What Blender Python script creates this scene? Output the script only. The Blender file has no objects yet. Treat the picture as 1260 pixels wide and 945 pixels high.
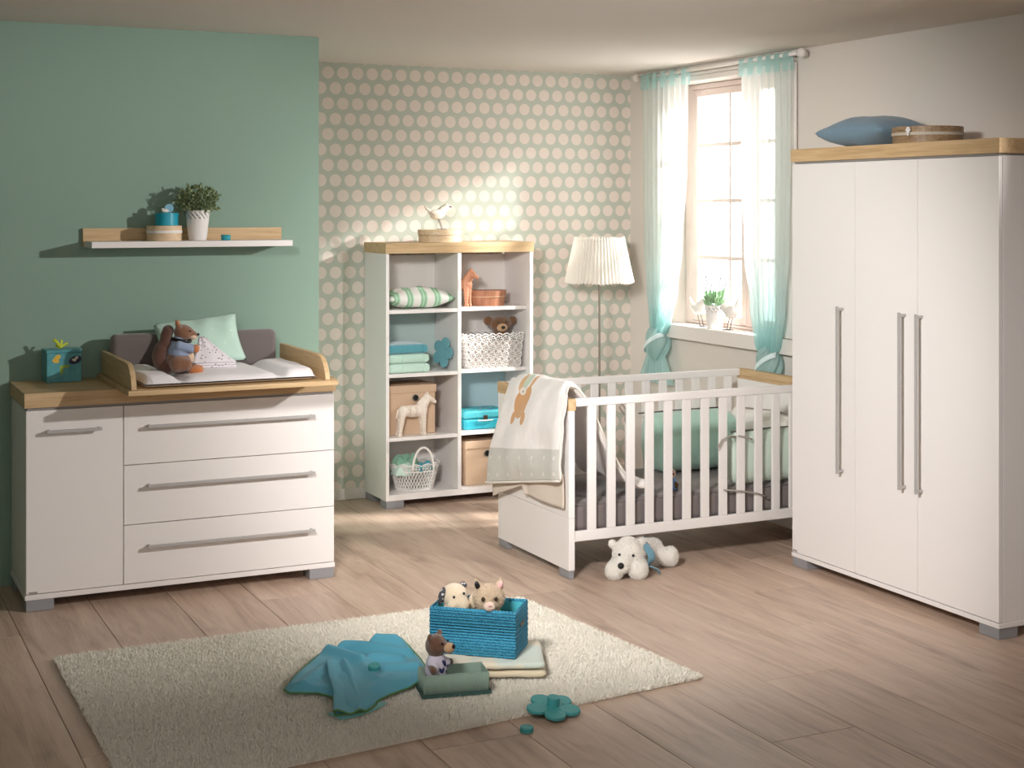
import bpy, bmesh, math, random
import numpy as np
from mathutils import Vector, Matrix, Euler, noise

random.seed(7)
S = bpy.context.scene
C = S.collection
PI = math.pi


def lin(r, g, b):
    f = lambda v: (v / 255 / 12.92) if v / 255 <= 0.04045 else ((v / 255 + 0.055) / 1.055) ** 2.4
    return (f(r), f(g), f(b), 1.0)


# ------------------------------------------------------------------ camera
cam_d = bpy.data.cameras.new('camera')
cam = bpy.data.objects.new('camera', cam_d)
C.objects.link(cam)
cam.location = (0, 0, 1.76)
cam.rotation_euler = (PI / 2, 0, -math.atan(866 / 1803))
cam_d.sensor_width = 36
cam_d.lens = 1803 / 1260 * 36
cam_d.shift_y = -(472.5 - 254) / 1260
cam_d.clip_start = 0.05
S.camera = cam

# ------------------------------------------------------------------ world, sun, lamps, exposure
W = bpy.data.worlds.new('sky')
S.world = W
W.use_nodes = True
W.node_tree.nodes['Background'].inputs[0].default_value = (1.0, 0.965, 0.94, 1)
W.node_tree.nodes['Background'].inputs[1].default_value = 7.5


def lamp(name, kind, loc, target, energy, color=(1, 1, 1), **kw):
    d = bpy.data.lights.new(name, kind)
    o = bpy.data.objects.new(name, d)
    C.objects.link(o)
    o.location = loc
    o.rotation_euler = (Vector(target) - Vector(loc)).to_track_quat('-Z', 'Y').to_euler()
    d.energy = energy
    d.color = color
    for k, v in kw.items():
        setattr(d, k, v)
    return o


lamp('sun', 'SUN', (8.0, 4.15, 3.6), (4.2, 7.0, 2.2), 3.2, (1.0, 0.97, 0.94), angle=math.radians(7))
lamp('key_spot', 'SPOT', (4.72, 3.1, 2.42), (1.55, 6.9, 1.05), 560, (1.0, 0.975, 0.95),
     spot_size=math.radians(53), spot_blend=0.8, shadow_soft_size=0.05)
lamp('crib_spot', 'SPOT', (0.6, 3.2, 2.56), (4.0, 6.35, 0.81), 1330, (1.0, 0.98, 0.96),
     spot_size=math.radians(60), spot_blend=0.75, shadow_soft_size=0.35)
lamp('window_spot', 'SPOT', (7.3, 6.12, 3.40), (3.1, 7.62, 0.1), 3300, (1.0, 0.975, 0.94),
     spot_size=math.radians(46), spot_blend=0.5, shadow_soft_size=0.09)
lamp('side_fill_light', 'AREA', (-1.35, 2.6, 1.6), (3.5, 4.6, 1.6), 12, (1.0, 0.98, 0.965), shape='RECTANGLE', size=3.2, size_y=1.9)  # weak area lamp added as fill from the left; no window there
lamp('rear_fill_light', 'AREA', (1.2, -0.9, 2.0), (2.6, 6.0, 1.9), 46, (1.0, 0.98, 0.965), shape='RECTANGLE', size=3.6, size_y=1.2)  # unseen area lamp added behind the camera to lift the foreground, not a window

S.view_settings.view_transform = 'Standard'
S.view_settings.look = 'None'
S.view_settings.gamma = 1
S.view_settings.exposure = -0.15
S.cycles.max_bounces = 8
S.cycles.transparent_max_bounces = 24
S.cycles.caustics_reflective = False
S.cycles.caustics_refractive = False
S.cycles.sample_clamp_indirect = 6
S.cycles.use_denoising = True


# ------------------------------------------------------------------ node helpers
class NT:
    def __init__(s, name):
        s.m = bpy.data.materials.new(name)
        s.m.use_nodes = True
        s.t = s.m.node_tree
        s.b = s.t.nodes['Principled BSDF']
        s.out = s.t.nodes['Material Output']

    def n(s, kind, ins=None, **props):
        nd = s.t.nodes.new('ShaderNode' + kind)
        for k, v in props.items():
            setattr(nd, k, v)
        for k, v in (ins or {}).items():
            s.put(nd.inputs[k], v)
        return nd

    def put(s, sock, v):
        if hasattr(v, 'is_output'):
            s.t.links.new(v, sock)
        elif hasattr(v, 'outputs'):
            s.t.links.new(v.outputs[0], sock)
        else:
            sock.default_value = v

    def math(s, op, a, b=None, c=None):
        nd = s.n('Math', operation=op)
        s.put(nd.inputs[0], a)
        if b is not None:
            s.put(nd.inputs[1], b)
        if c is not None:
            s.put(nd.inputs[2], c)
        return nd.outputs[0]

    def mix(s, fac, a, b):
        nd = s.n('Mix', data_type='RGBA')
        s.put(nd.inputs[0], fac)
        s.put(nd.inputs[6], a)
        s.put(nd.inputs[7], b)
        return nd.outputs[2]

    def obj(s):
        return s.n('TexCoord').outputs['Object']

    def uv(s):
        return s.n('TexCoord').outputs['UV']

    def sep(s, v):
        nd = s.n('SeparateXYZ', {0: v})
        return nd.outputs

    def bump(s, h, strength=0.3, dist=0.01):
        nd = s.n('Bump', {'Height': h, 'Strength': strength, 'Distance': dist})
        s.t.links.new(nd.outputs[0], s.b.inputs['Normal'])

    def set(s, col=None, rough=None, **kw):
        if col is not None:
            s.put(s.b.inputs['Base Color'], col)
        if rough is not None:
            s.put(s.b.inputs['Roughness'], rough)
        for k, v in kw.items():
            s.put(s.b.inputs[k.replace('_', ' ')], v)
        return s

    def ellipse(s, x, y, cx, cy, rx, ry, ang=0.0):
        """1 inside an ellipse drawn in x, y"""
        ca, sa = math.cos(ang), math.sin(ang)
        dx = s.math('SUBTRACT', x, cx)
        dy = s.math('SUBTRACT', y, cy)
        p = s.math('ADD', s.math('MULTIPLY', dx, ca / rx), s.math('MULTIPLY', dy, sa / rx))
        q = s.math('ADD', s.math('MULTIPLY', dx, -sa / ry), s.math('MULTIPLY', dy, ca / ry))
        return s.math('LESS_THAN', s.math('ADD', s.math('MULTIPLY', p, p), s.math('MULTIPLY', q, q)), 1.0)


def plain(name, col, rough=0.5, noise_scale=0, noise_amt=0.06, bump=0, bump_scale=300, metallic=0.0, sheen=0.0):
    m = NT(name)
    m.set(lin(*col), rough, Metallic=metallic)
    if noise_scale:
        nz = m.n('TexNoise', {'Vector': m.obj(), 'Scale': noise_scale, 'Detail': 4})
        c = lin(*col)
        d = tuple(max(0, v * (1 - 2 * noise_amt)) for v in c[:3]) + (1,)
        e = tuple(min(1, v * (1 + 2 * noise_amt)) for v in c[:3]) + (1,)
        m.set(m.mix(nz.outputs[0], d, e))
    if bump:
        nz = m.n('TexNoise', {'Vector': m.obj(), 'Scale': bump_scale, 'Detail': 3})
        m.bump(nz.outputs[0], bump, 0.004)
    if sheen:
        m.set(Sheen_Weight=sheen, Sheen_Roughness=0.5)
    return m.m


def oak(name, axis, tones=((176, 142, 102), (203, 171, 128), (216, 188, 148)), scale=1.0):
    m = NT(name)
    st = [26.0, 26.0, 26.0]
    st[axis] = 1.6
    mp = m.n('Mapping', {'Vector': m.obj(), 'Scale': tuple(v * scale for v in st)})
    n1 = m.n('TexNoise', {'Vector': mp, 'Scale': 1.6, 'Detail': 6, 'Roughness': 0.6, 'Distortion': 0.6})
    st2 = [240.0, 240.0, 240.0]
    st2[axis] = 7.0
    mp2 = m.n('Mapping', {'Vector': m.obj(), 'Scale': tuple(v * scale for v in st2)})
    n2 = m.n('TexNoise', {'Vector': mp2, 'Scale': 1.0, 'Detail': 3})
    h = m.math('ADD', m.math('MULTIPLY', n1.outputs[0], 0.72), m.math('MULTIPLY', n2.outputs[0], 0.28))
    rp = m.n('ValToRGB', {0: h})
    el = rp.color_ramp.elements
    el[0].position, el[0].color = 0.32, lin(*tones[0])
    el[1].position, el[1].color = 0.68, lin(*tones[2])
    e = el.new(0.5)
    e.color = lin(*tones[1])
    m.set(rp.outputs[0], 0.5)
    m.bump(n2.outputs[0], 0.08, 0.002)
    return m.m


def fabric(name, col, weave=900, sheen=0.25, wrinkle=0.25, rough=0.9):
    m = NT(name)
    nz = m.n('TexNoise', {'Vector': m.obj(), 'Scale': weave, 'Detail': 2})
    n2 = m.n('TexNoise', {'Vector': m.obj(), 'Scale': 14, 'Detail': 3})
    c = lin(*col)
    dk = tuple(v * 0.86 for v in c[:3]) + (1,)
    m.set(m.mix(nz.outputs[0], dk, c), rough, Sheen_Weight=sheen, Sheen_Roughness=0.6)
    h = m.math('ADD', m.math('MULTIPLY', nz.outputs[0], 0.12), m.math('MULTIPLY', n2.outputs[0], wrinkle * 4))
    m.bump(h, 0.35, 0.006)
    return m.m


def plushmat(name, col, col2=None, scale=60):
    m = NT(name)
    nz = m.n('TexNoise', {'Vector': m.obj(), 'Scale': scale, 'Detail': 5})
    n2 = m.n('TexNoise', {'Vector': m.obj(), 'Scale': 650, 'Detail': 2})
    c = lin(*col)
    d = lin(*col2) if col2 else tuple(v * 0.72 for v in c[:3]) + (1,)
    m.set(m.mix(nz.outputs[0], d, c), 0.95, Sheen_Weight=0.5, Sheen_Roughness=0.5)
    m.bump(n2.outputs[0], 0.6, 0.006)
    return m.m


# ------------------------------------------------------------------ mesh helpers
def nb():
    return bmesh.new()


def bx(bm, x0, x1, y0, y1, z0, z1):
    v = [bm.verts.new(p) for p in ((x0, y0, z0), (x1, y0, z0), (x1, y1, z0), (x0, y1, z0),
                                   (x0, y0, z1), (x1, y0, z1), (x1, y1, z1), (x0, y1, z1))]
    for f in ((0, 3, 2, 1), (4, 5, 6, 7), (0, 1, 5, 4), (1, 2, 6, 5), (2, 3, 7, 6), (3, 0, 4, 7)):
        bm.faces.new([v[i] for i in f])
    return bm


def ell(bm, c, r, rot=None, u=18, v=12):
    M = Matrix.Translation(Vector(c))
    if rot:
        M = M @ Euler(rot).to_matrix().to_4x4()
    if not hasattr(r, '__len__'):
        r = (r, r, r)
    M = M @ Matrix.Diagonal((r[0], r[1], r[2], 1))
    bmesh.ops.create_uvsphere(bm, u_segments=u, v_segments=v, radius=1, matrix=M)
    return bm


def cap(bm, p0, p1, r0, r1, n=7):
    p0, p1 = Vector(p0), Vector(p1)
    for i in range(n):
        t = i / (n - 1)
        ell(bm, p0.lerp(p1, t), r0 + (r1 - r0) * t, u=14, v=9)
    return bm


def lathe(bm, prof, seg=32, c=(0, 0), sx=1.0, sy=1.0, wob=None):
    rings = []
    for (r, z) in prof:
        ring = []
        for k in range(seg):
            a = 2 * PI * k / seg
            rr = r if wob is None else r * wob(a, z)
            ring.append(bm.verts.new((c[0] + rr * sx * math.cos(a), c[1] + rr * sy * math.sin(a), z)))
        rings.append(ring)
    for i in range(len(rings) - 1):
        for k in range(seg):
            bm.faces.new((rings[i][k], rings[i][(k + 1) % seg], rings[i + 1][(k + 1) % seg], rings[i + 1][k]))
    bm.faces.new(list(reversed(rings[0])))
    bm.faces.new(rings[-1])
    return bm


def tube(bm, pts, r, seg=8, closed=False):
    pts = [Vector(p) for p in pts]
    n = len(pts)
    rings = []
    up = Vector((0.13, 0.21, 0.97)).normalized()
    for i, p in enumerate(pts):
        if closed:
            d = pts[(i + 1) % n] - pts[i - 1]
        else:
            d = pts[min(i + 1, n - 1)] - pts[max(i - 1, 0)]
        d.normalize()
        a = d.cross(up)
        if a.length < 1e-4:
            a = d.cross(Vector((1, 0, 0)))
        a.normalize()
        b = d.cross(a)
        rr = r[i] if hasattr(r, '__len__') else r
        rings.append([bm.verts.new(p + (a * math.cos(2 * PI * k / seg) + b * math.sin(2 * PI * k / seg)) * rr) for k in range(seg)])
    m = n if closed else n - 1
    for i in range(m):
        A, B = rings[i], rings[(i + 1) % n]
        for k in range(seg):
            bm.faces.new((A[k], A[(k + 1) % seg], B[(k + 1) % seg], B[k]))
    if not closed:
        bm.faces.new(list(reversed(rings[0])))
        bm.faces.new(rings[-1])
    return bm


def prism(bm, poly, axis, a0, a1):
    """extrude a 2-D polygon along axis (0 x, 1 y, 2 z)"""
    def pt(p, a):
        if axis == 0:
            return (a, p[0], p[1])
        if axis == 1:
            return (p[0], a, p[1])
        return (p[0], p[1], a)
    A = [bm.verts.new(pt(p, a0)) for p in poly]
    B = [bm.verts.new(pt(p, a1)) for p in poly]
    n = len(poly)
    bm.faces.new(A)
    bm.faces.new(list(reversed(B)))
    for i in range(n):
        bm.faces.new((A[i], B[i], B[(i + 1) % n], A[(i + 1) % n]))
    bmesh.ops.recalc_face_normals(bm, faces=bm.faces)
    return bm


def sheet(bm, fn, nu, nv, uvfn=None, closed=False):
    uvl = bm.loops.layers.uv.verify()
    V = [[bm.verts.new(fn(i / nu, j / nv)) for j in range(nv + 1)] for i in range(nu + (0 if closed else 1))]
    for i in range(nu):
        for j in range(nv):
            i2 = (i + 1) % nu if closed else i + 1
            f = bm.faces.new((V[i][j], V[i2][j], V[i2][j + 1], V[i][j + 1]))
            for lp, (a, b) in zip(f.loops, ((i, j), (i + 1, j), (i + 1, j + 1), (i, j + 1))):
                lp[uvl].uv = uvfn(a / nu, b / nv) if uvfn else (a / nu, b / nv)
    return bm


def cushion(bm, w, d, h, n=22, pinch=0.07, seed=1.0, wr=0.006):
    """pillow lying flat, centred, pointed corners"""
    def prof(u, v, s):
        x, y = u * 2 - 1, v * 2 - 1
        e = (max(0, 1 - abs(x) ** 2.6) * max(0, 1 - abs(y) ** 2.6)) ** 0.55
        px = x * (1 - pinch * (1 - y * y))
        py = y * (1 - pinch * (1 - x * x))
        k = noise.noise(Vector((x * 2.3 + seed, y * 2.3, seed * 3))) * wr * 2 * min(1, e * 2)
        return (px * w / 2, py * d / 2, s * h / 2 * e + k)
    for s in (1, -1):
        sheet(bm, (lambda u, v, s=s: prof(u, v, s)) if s > 0 else (lambda u, v, s=s: prof(v, u, s)), n, n)
    bmesh.ops.remove_doubles(bm, verts=bm.verts, dist=0.0004)
    bmesh.ops.recalc_face_normals(bm, faces=bm.faces)
    return bm


def rootloc(p):
    while p.parent:
        p = p.parent
    return p.location


def obj(name, bm, m, parent=None, world=False, smooth=False, bevel=0.0, seg=2, sub=0, solid=0.0, auto=None):
    if isinstance(bm, bpy.types.Mesh):
        me = bm
        me.name = name
    else:
        me = bpy.data.meshes.new(name)
        bm.to_mesh(me)
        bm.free()
    if world and parent is not None:
        me.transform(Matrix.Translation(-Vector(rootloc(parent))))
    for mm in (m if isinstance(m, (list, tuple)) else [m]):
        me.materials.append(mm)
    if smooth:
        me.polygons.foreach_set('use_smooth', [True] * len(me.polygons))
    o = bpy.data.objects.new(name, me)
    C.objects.link(o)
    if parent is not None:
        o.parent = parent
    if solid:
        md = o.modifiers.new('thick', 'SOLIDIFY')
        md.thickness = solid
        md.offset = -1
    if bevel:
        md = o.modifiers.new('bevel', 'BEVEL')
        md.width = bevel
        md.segments = seg
        md.limit_method = 'ANGLE'
    if sub:
        md = o.modifiers.new('sub', 'SUBSURF')
        md.levels = md.render_levels = sub
    return o


def tag(o, label, cat, group=None):
    o['label'] = label
    o['category'] = cat
    if group:
        o['group'] = group
    return o


def thing(name, label, cat, loc=(0, 0, 0), rot=(0, 0, 0), group=None, scale=1.0):
    o = bpy.data.objects.new(name, None)
    o.empty_display_size = 0.05
    C.objects.link(o)
    o.location = loc
    o.rotation_euler = rot
    o.scale = (scale, scale, scale)
    return tag(o, label, cat, group)


def struct(o):
    o['kind'] = 'structure'
    return o


def dup(root, loc, rot, label, scale=None):
    r = root.copy()
    C.objects.link(r)
    r.location = loc
    r.rotation_euler = rot
    r['label'] = label
    if scale:
        r.scale = (scale, scale, scale)
    for ch in list(root.children):
        c = ch.copy()
        C.objects.link(c)
        c.parent = r
        for g in list(ch.children):
            d = g.copy()
            C.objects.link(d)
            d.parent = c
    return r


def blob(bm, voxel=0.005, smooth=6):
    """melt overlapping solids into one continuous skin"""
    me = bpy.data.meshes.new('blob')
    bm.to_mesh(me)
    bm.free()
    o = bpy.data.objects.new('blob', me)
    C.objects.link(o)
    r = o.modifiers.new('r', 'REMESH')
    r.mode = 'VOXEL'
    r.voxel_size = voxel
    s = o.modifiers.new('s', 'SMOOTH')
    s.iterations = smooth
    s.factor = 0.5
    dg = bpy.context.evaluated_depsgraph_get()
    out = bpy.data.meshes.new_from_object(o.evaluated_get(dg))
    bpy.data.objects.remove(o)
    bpy.data.meshes.remove(me)
    return out


def fur(mesh, n, length, m, parent, name='fur', seed=3, thick=0.0011, lean=0.6):
    """short plush strands over a mesh, one joined part"""
    rng = np.random.default_rng(seed)
    mesh.calc_loop_triangles()
    tri = np.array([t.vertices[:] for t in mesh.loop_triangles])
    co = np.empty(len(mesh.vertices) * 3)
    mesh.vertices.foreach_get('co', co)
    co = co.reshape(-1, 3)
    A, B, D = co[tri[:, 0]], co[tri[:, 1]], co[tri[:, 2]]
    nr = np.cross(B - A, D - A)
    ar = np.linalg.norm(nr, axis=1)
    nr /= ar[:, None] + 1e-12
    idx = rng.choice(len(tri), n, p=ar / ar.sum())
    u, v = rng.random(n), rng.random(n)
    fl = u + v > 1
    u[fl], v[fl] = 1 - u[fl], 1 - v[fl]
    p = A[idx] + (B - A)[idx] * u[:, None] + (D - A)[idx] * v[:, None]
    d = nr[idx] + rng.normal(0, lean * 0.5, (n, 3))
    d /= np.linalg.norm(d, axis=1)[:, None]
    s = np.cross(d, rng.normal(0, 1, (n, 3)))
    s /= np.linalg.norm(s, axis=1)[:, None] + 1e-9
    L = length * (0.6 + 0.6 * rng.random(n))[:, None]
    V = np.stack((p - s * thick - d * 0.001, p + s * thick - d * 0.001, p + d * L), 1).reshape(-1, 3)
    me = bpy.data.meshes.new(name)
    me.from_pydata([], [], [])
    me.vertices.add(3 * n)
    me.vertices.foreach_set('co', V.ravel())
    me.loops.add(3 * n)
    me.loops.foreach_set('vertex_index', np.arange(3 * n))
    me.polygons.add(n)
    me.polygons.foreach_set('loop_start', np.arange(0, 3 * n, 3))
    me.update()
    o = obj(name, me, m, parent)
    o['kind'] = 'stuff'
    return o


# ------------------------------------------------------------------ materials
white = plain('white_lacquer', (236, 231, 228), 0.42)
white_in = plain('white_interior', (232, 227, 222), 0.5)
oak_x = oak('oak_x', 0)
oak_y = oak('oak_y', 1)
alu = plain('brushed_aluminium', (186, 183, 181), 0.4, metallic=0.3)
footgrey = plain('grey_foot', (150, 150, 154), 0.45, metallic=0.15)
stripgrey = plain('grey_strip', (150, 145, 142), 0.5)
wallwhite = plain('white_wall', (222, 214, 206), 0.9)
ceilwhite = plain('white_ceiling', (224, 216, 208), 0.95)
sashwhite = plain('aged_white_paint', (224, 205, 196), 0.5)
trimwhite = plain('white_trim', (232, 225, 219), 0.5)
dark = plain('black_plastic', (22, 20, 20), 0.35)
steel = plain('steel', (170, 165, 158), 0.3, metallic=0.9)
teal = plain('turquoise_paint', (74, 162, 164), 0.55, 8, 0.05)
kraft = fabric('kraft_paper', (208, 178, 150), 300, 0.0, 0.12, 0.8)
birch = oak('birch', 0, ((204, 172, 134), (222, 194, 158), (234, 212, 182)), 1.6)
greywood = oak('grey_wood', 1, ((116, 92, 66), (150, 122, 90), (176, 148, 114)), 1.6)
whitewash = oak('whitewashed_wood', 2, ((206, 186, 166), (232, 218, 204), (240, 230, 220)), 1.4)

g = NT('green_paint')
nz = g.n('TexNoise', {'Vector': g.obj(), 'Scale': 1.4, 'Detail': 3})
g.set(g.mix(nz.outputs[0], lin(136, 162, 147), lin(142, 168, 153)), 0.85)
n2 = g.n('TexNoise', {'Vector': g.obj(), 'Scale': 160, 'Detail': 2})
g.bump(n2.outputs[0], 0.08, 0.004)
green_paint = g.m

g = NT('dotted_wallpaper')
gx, gy, gz = g.sep(g.obj())
a_, h_, r_ = 0.0933, 0.092, 0.0362
v = g.math('DIVIDE', g.math('SUBTRACT', gz, 2.468), h_)
row = g.math('ROUND', v)
par = g.math('FLOORED_MODULO', row, 2.0)
u = g.math('SUBTRACT', g.math('DIVIDE', g.math('SUBTRACT', gx, 2.844), a_), g.math('MULTIPLY', par, 0.5))
du = g.math('MULTIPLY', g.math('SUBTRACT', u, g.math('ROUND', u)), a_)
dv = g.math('MULTIPLY', g.math('SUBTRACT', v, row), h_)
dist = g.math('SQRT', g.math('ADD', g.math('MULTIPLY', du, du), g.math('MULTIPLY', dv, dv)))
mask = g.math('LESS_THAN', dist, r_)
g.set(g.mix(mask, lin(194, 198, 185), lin(232, 219, 209)), 0.75)
dots = g.m

g = NT('oak_laminate')
oi = g.n('ObjectInfo')
shift = g.n('CombineXYZ', {0: g.math('MULTIPLY', oi.outputs['Random'], 37.0), 1: g.math('MULTIPLY', oi.outputs['Random'], 91.0)})
pos = g.n('VectorMath', {0: g.obj(), 1: shift}, operation='ADD')
m1 = g.n('Mapping', {'Vector': pos, 'Scale': (9, 0.9, 1)})
n1 = g.n('TexNoise', {'Vector': m1, 'Scale': 1.5, 'Detail': 7, 'Roughness': 0.62, 'Distortion': 0.9})
m2 = g.n('Mapping', {'Vector': pos, 'Scale': (160, 5, 1)})
n2 = g.n('TexNoise', {'Vector': m2, 'Scale': 1.0, 'Detail': 3})
m3 = g.n('Mapping', {'Vector': pos, 'Scale': (5, 1.6, 1)})
n3 = g.n('TexNoise', {'Vector': m3, 'Scale': 1.7, 'Detail': 2})
knots = g.n('ValToRGB', {0: n3.outputs[0]})
knots.color_ramp.elements[0].position = 0.62
knots.color_ramp.elements[1].position = 0.78
h = g.math('ADD', g.math('MULTIPLY', n1.outputs[0], 0.75), g.math('MULTIPLY', n2.outputs[0], 0.25))
rp = g.n('ValToRGB', {0: h})
el = rp.color_ramp.elements
el[0].position, el[0].color = 0.30, lin(156, 130, 112)
el[1].position, el[1].color = 0.66, lin(211, 187, 168)
e = el.new(0.47)
e.color = lin(192, 166, 147)
tone = g.math('ADD', 0.9, g.math('MULTIPLY', oi.outputs['Random'], 0.16))
hv = g.n('HueSaturation', {'Color': g.mix(g.math('MULTIPLY', knots.outputs[0], 0.45), rp.outputs[0], lin(120, 92, 74)), 'Value': tone})
g.set(hv.outputs[0], 0.42)
g.bump(n2.outputs[0], 0.06, 0.002)
laminate = g.m

g = NT('window_glass')
tr = g.n('BsdfTransparent', {0: (0.97, 0.98, 0.98, 1)})
gl = g.n('BsdfGlossy', {'Roughness': 0.02})
mx = g.n('MixShader', {0: 0.06, 1: tr, 2: gl})
g.t.links.new(mx.outputs[0], g.out.inputs[0])
glass = g.m


def sheer(name, stops, alpha=0.5):
    """translucent voile dyed along local z; stops = [(z, colour)]"""
    g = NT(name)
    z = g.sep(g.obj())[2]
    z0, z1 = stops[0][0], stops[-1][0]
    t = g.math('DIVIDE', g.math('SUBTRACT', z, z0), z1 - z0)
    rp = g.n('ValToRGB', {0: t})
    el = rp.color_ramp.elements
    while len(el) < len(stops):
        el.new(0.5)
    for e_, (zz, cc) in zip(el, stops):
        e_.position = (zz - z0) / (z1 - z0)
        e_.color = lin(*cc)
    df = g.n('BsdfDiffuse', {0: rp.outputs[0]})
    tl = g.n('BsdfTranslucent', {0: rp.outputs[0]})
    m1 = g.n('MixShader', {0: 0.5, 1: df, 2: tl})
    tp = g.n('BsdfTransparent', {0: rp.outputs[0]})
    m2 = g.n('MixShader', {0: 1 - alpha, 1: m1, 2: tp})
    g.t.links.new(m2.outputs[0], g.out.inputs[0])
    return g.m


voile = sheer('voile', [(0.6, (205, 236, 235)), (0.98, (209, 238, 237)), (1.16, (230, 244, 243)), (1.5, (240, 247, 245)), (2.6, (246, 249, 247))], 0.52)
voile_knot = sheer('voile_knot', [(0.6, (216, 240, 239)), (2.6, (216, 240, 239))], 0.66)
satin = NT('aqua_satin').set(lin(220, 238, 238), 0.3, Sheen_Weight=0.3).m
tabmat = sheer('tab_voile', [(2.3, (205, 236, 235)), (2.7, (210, 238, 237))], 0.62)

# ------------------------------------------------------------------ room shell
CZ = 2.62
fl = struct(obj('floor', bx(nb(), -1.6, 4.88, -1.2, 8.36, -0.10, -0.012), plain('subfloor', (70, 56, 46), 0.9)))
pw, gap, plen = 0.344, 0.0022, 2.0
meshes = {}


def plank(x0, x1, y0, y1):
    key = (round(x1 - x0, 3), round(y1 - y0, 3))
    if key not in meshes:
        bm = bx(nb(), 0, x1 - x0, 0, y1 - y0, -0.0115, 0)
        bmesh.ops.bevel(bm, geom=[e for e in bm.edges if all(v.co.z > -0.001 for v in e.verts)], offset=0.0013, segments=1, affect='EDGES')
        me = bpy.data.meshes.new('plank')
        bm.to_mesh(me)
        bm.free()
        me.materials.append(laminate)
        meshes[key] = me
    o = bpy.data.objects.new('plank', meshes[key])
    C.objects.link(o)
    o.parent = fl
    o.location = (x0, y0, 0)


k0 = -7
for k in range(k0, 13):
    x0, x1 = 0.785 + k * pw + gap / 2, 0.785 + (k + 1) * pw - gap / 2
    x0, x1 = max(x0, -1.598), min(x1, 4.878)
    if x1 - x0 < 0.03:
        continue
    y = -1.19 - ((k * 0.737) % 1.0) * plen
    while y < 8.35:
        a, b = max(y + gap / 2, -1.198), min(y + plen - gap / 2, 8.358)
        if b - a > 0.03:
            plank(x0, x1, a, b)
        y += plen

struct(obj('ceiling', bx(nb(), -1.6, 5.08, -1.2, 8.5, CZ, CZ + 0.1), ceilwhite))
struct(obj('wall_back', bx(nb(), 2.2, 5.08, 8.36, 8.5, -0.1, CZ), dots))
struct(obj('wall_left', bx(nb(), -1.6, 2.34, 7.14, 8.36, -0.1, CZ), [green_paint]))
struct(obj('wall_side', bx(nb(), -1.75, -1.6, -1.2, 7.14, -0.1, CZ), green_paint))
struct(obj('wall_front', bx(nb(), -1.75, 5.08, -1.35, -1.2, -0.1, CZ), wallwhite))
OY0, OY1, OZ0, OZ1 = 6.72, 7.86, 0.9445, 2.52
bm = nb()
bx(bm, 4.88, 5.08, -1.2, OY0, -0.1, CZ)
bx(bm, 4.88, 5.08, OY1, 8.36, -0.1, CZ)
bx(bm, 4.88, 5.08, OY0, OY1, -0.1, OZ0)
bx(bm, 4.88, 5.08, OY0, OY1, OZ1, CZ)
struct(obj('wall_right', bm, wallwhite))
struct(obj('baseboard_back', bx(nb(), 2.342, 4.86, 8.345, 8.359, 0.001, 0.068), trimwhite, bevel=0.003))
struct(obj('baseboard_right', bx(nb(), 4.866, 4.879, 5.95, 8.343, 0.001, 0.068), trimwhite, bevel=0.003))

# window: jamb casing, sill, sashes with single bars and panes
bm = bx(nb(), 4.825, 4.8795, 6.50, 7.93, 0.945, 1.03)
bx(bm, 4.88, 5.08, OY0 + .001, OY1 - .001, 0.945, 1.0295)
struct(obj('trim_1', bm, trimwhite, bevel=0.004))
bm = nb()
bx(bm, 4.855, 4.879, 6.56, 6.72, 1.032, 2.52)
bx(bm, 4.855, 4.879, 7.86, 7.92, 1.032, 2.52)
bx(bm, 4.855, 4.879, 6.56, 7.92, 2.521, 2.555)
bx(bm, 4.845, 4.879, 6.55, 7.93, 2.556, 2.575)
bx(bm, 4.85, 4.866, 6.535, 6.558, 1.032, 2.55)
struct(obj('trim_2', bm, trimwhite, bevel=0.004))
win = struct(thing('window_1', 'white wooden casement window with thin glazing bars above the sill', 'window', (5.02, 7.29, 1.03)))
bm = nb()
bx(bm, 4.99, 5.05, OY0 + .002, 6.765, 1.032, 2.518)
bx(bm, 4.99, 5.05, 7.775, OY1 - .002, 1.032, 2.518)
bx(bm, 4.99, 5.05, 6.765, 7.775, 2.485, 2.518)
bx(bm, 4.99, 5.05, 6.765, 7.775, 1.032, 1.05)
obj('frame', bm, sashwhite, win, world=True, bevel=0.004)
for (a, b) in ((6.768, 7.112), (7.188, 7.772)):
    bm = nb()
    bx(bm, 4.985, 5.025, a, a + 0.05, 1.052, 2.483)
    bx(bm, 4.985, 5.025, b - 0.056, b, 1.052, 2.483)
    bx(bm, 4.985, 5.025, a + .05, b - .056, 2.44, 2.483)
    bx(bm, 4.985, 5.025, a + .05, b - .056, 1.052, 1.10)
    sash = obj('sash', bm, sashwhite, win, world=True, bevel=0.004)
    mid = 7.365 if a > 7 else 6.90
    zs = [1.10, 1.447, 1.795, 2.138, 2.44]
    obj('glazing_bar', bx(nb(), 4.99, 5.02, mid - .011, mid + .011, 1.1, 2.44), sashwhite, sash, world=True)
    for z in zs[1:-1]:
        obj('glazing_bar', bx(nb(), 4.9905, 5.0195, a + .05, b - .056, z - .011, z + .011), sashwhite, sash, world=True)
    for z0, z1 in zip(zs[:-1], zs[1:]):
        for p, q in ((a + .05, mid - .011), (mid + .011, b - .056)):
            obj('pane', bx(nb(), 5.003, 5.007, p, q, z0 + .012, z1 - .012), glass, sash, world=True)
obj('mullion', bx(nb(), 4.985, 5.045, 7.114, 7.186, 1.052, 2.483), sashwhite, win, world=True, bevel=0.004)


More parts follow.
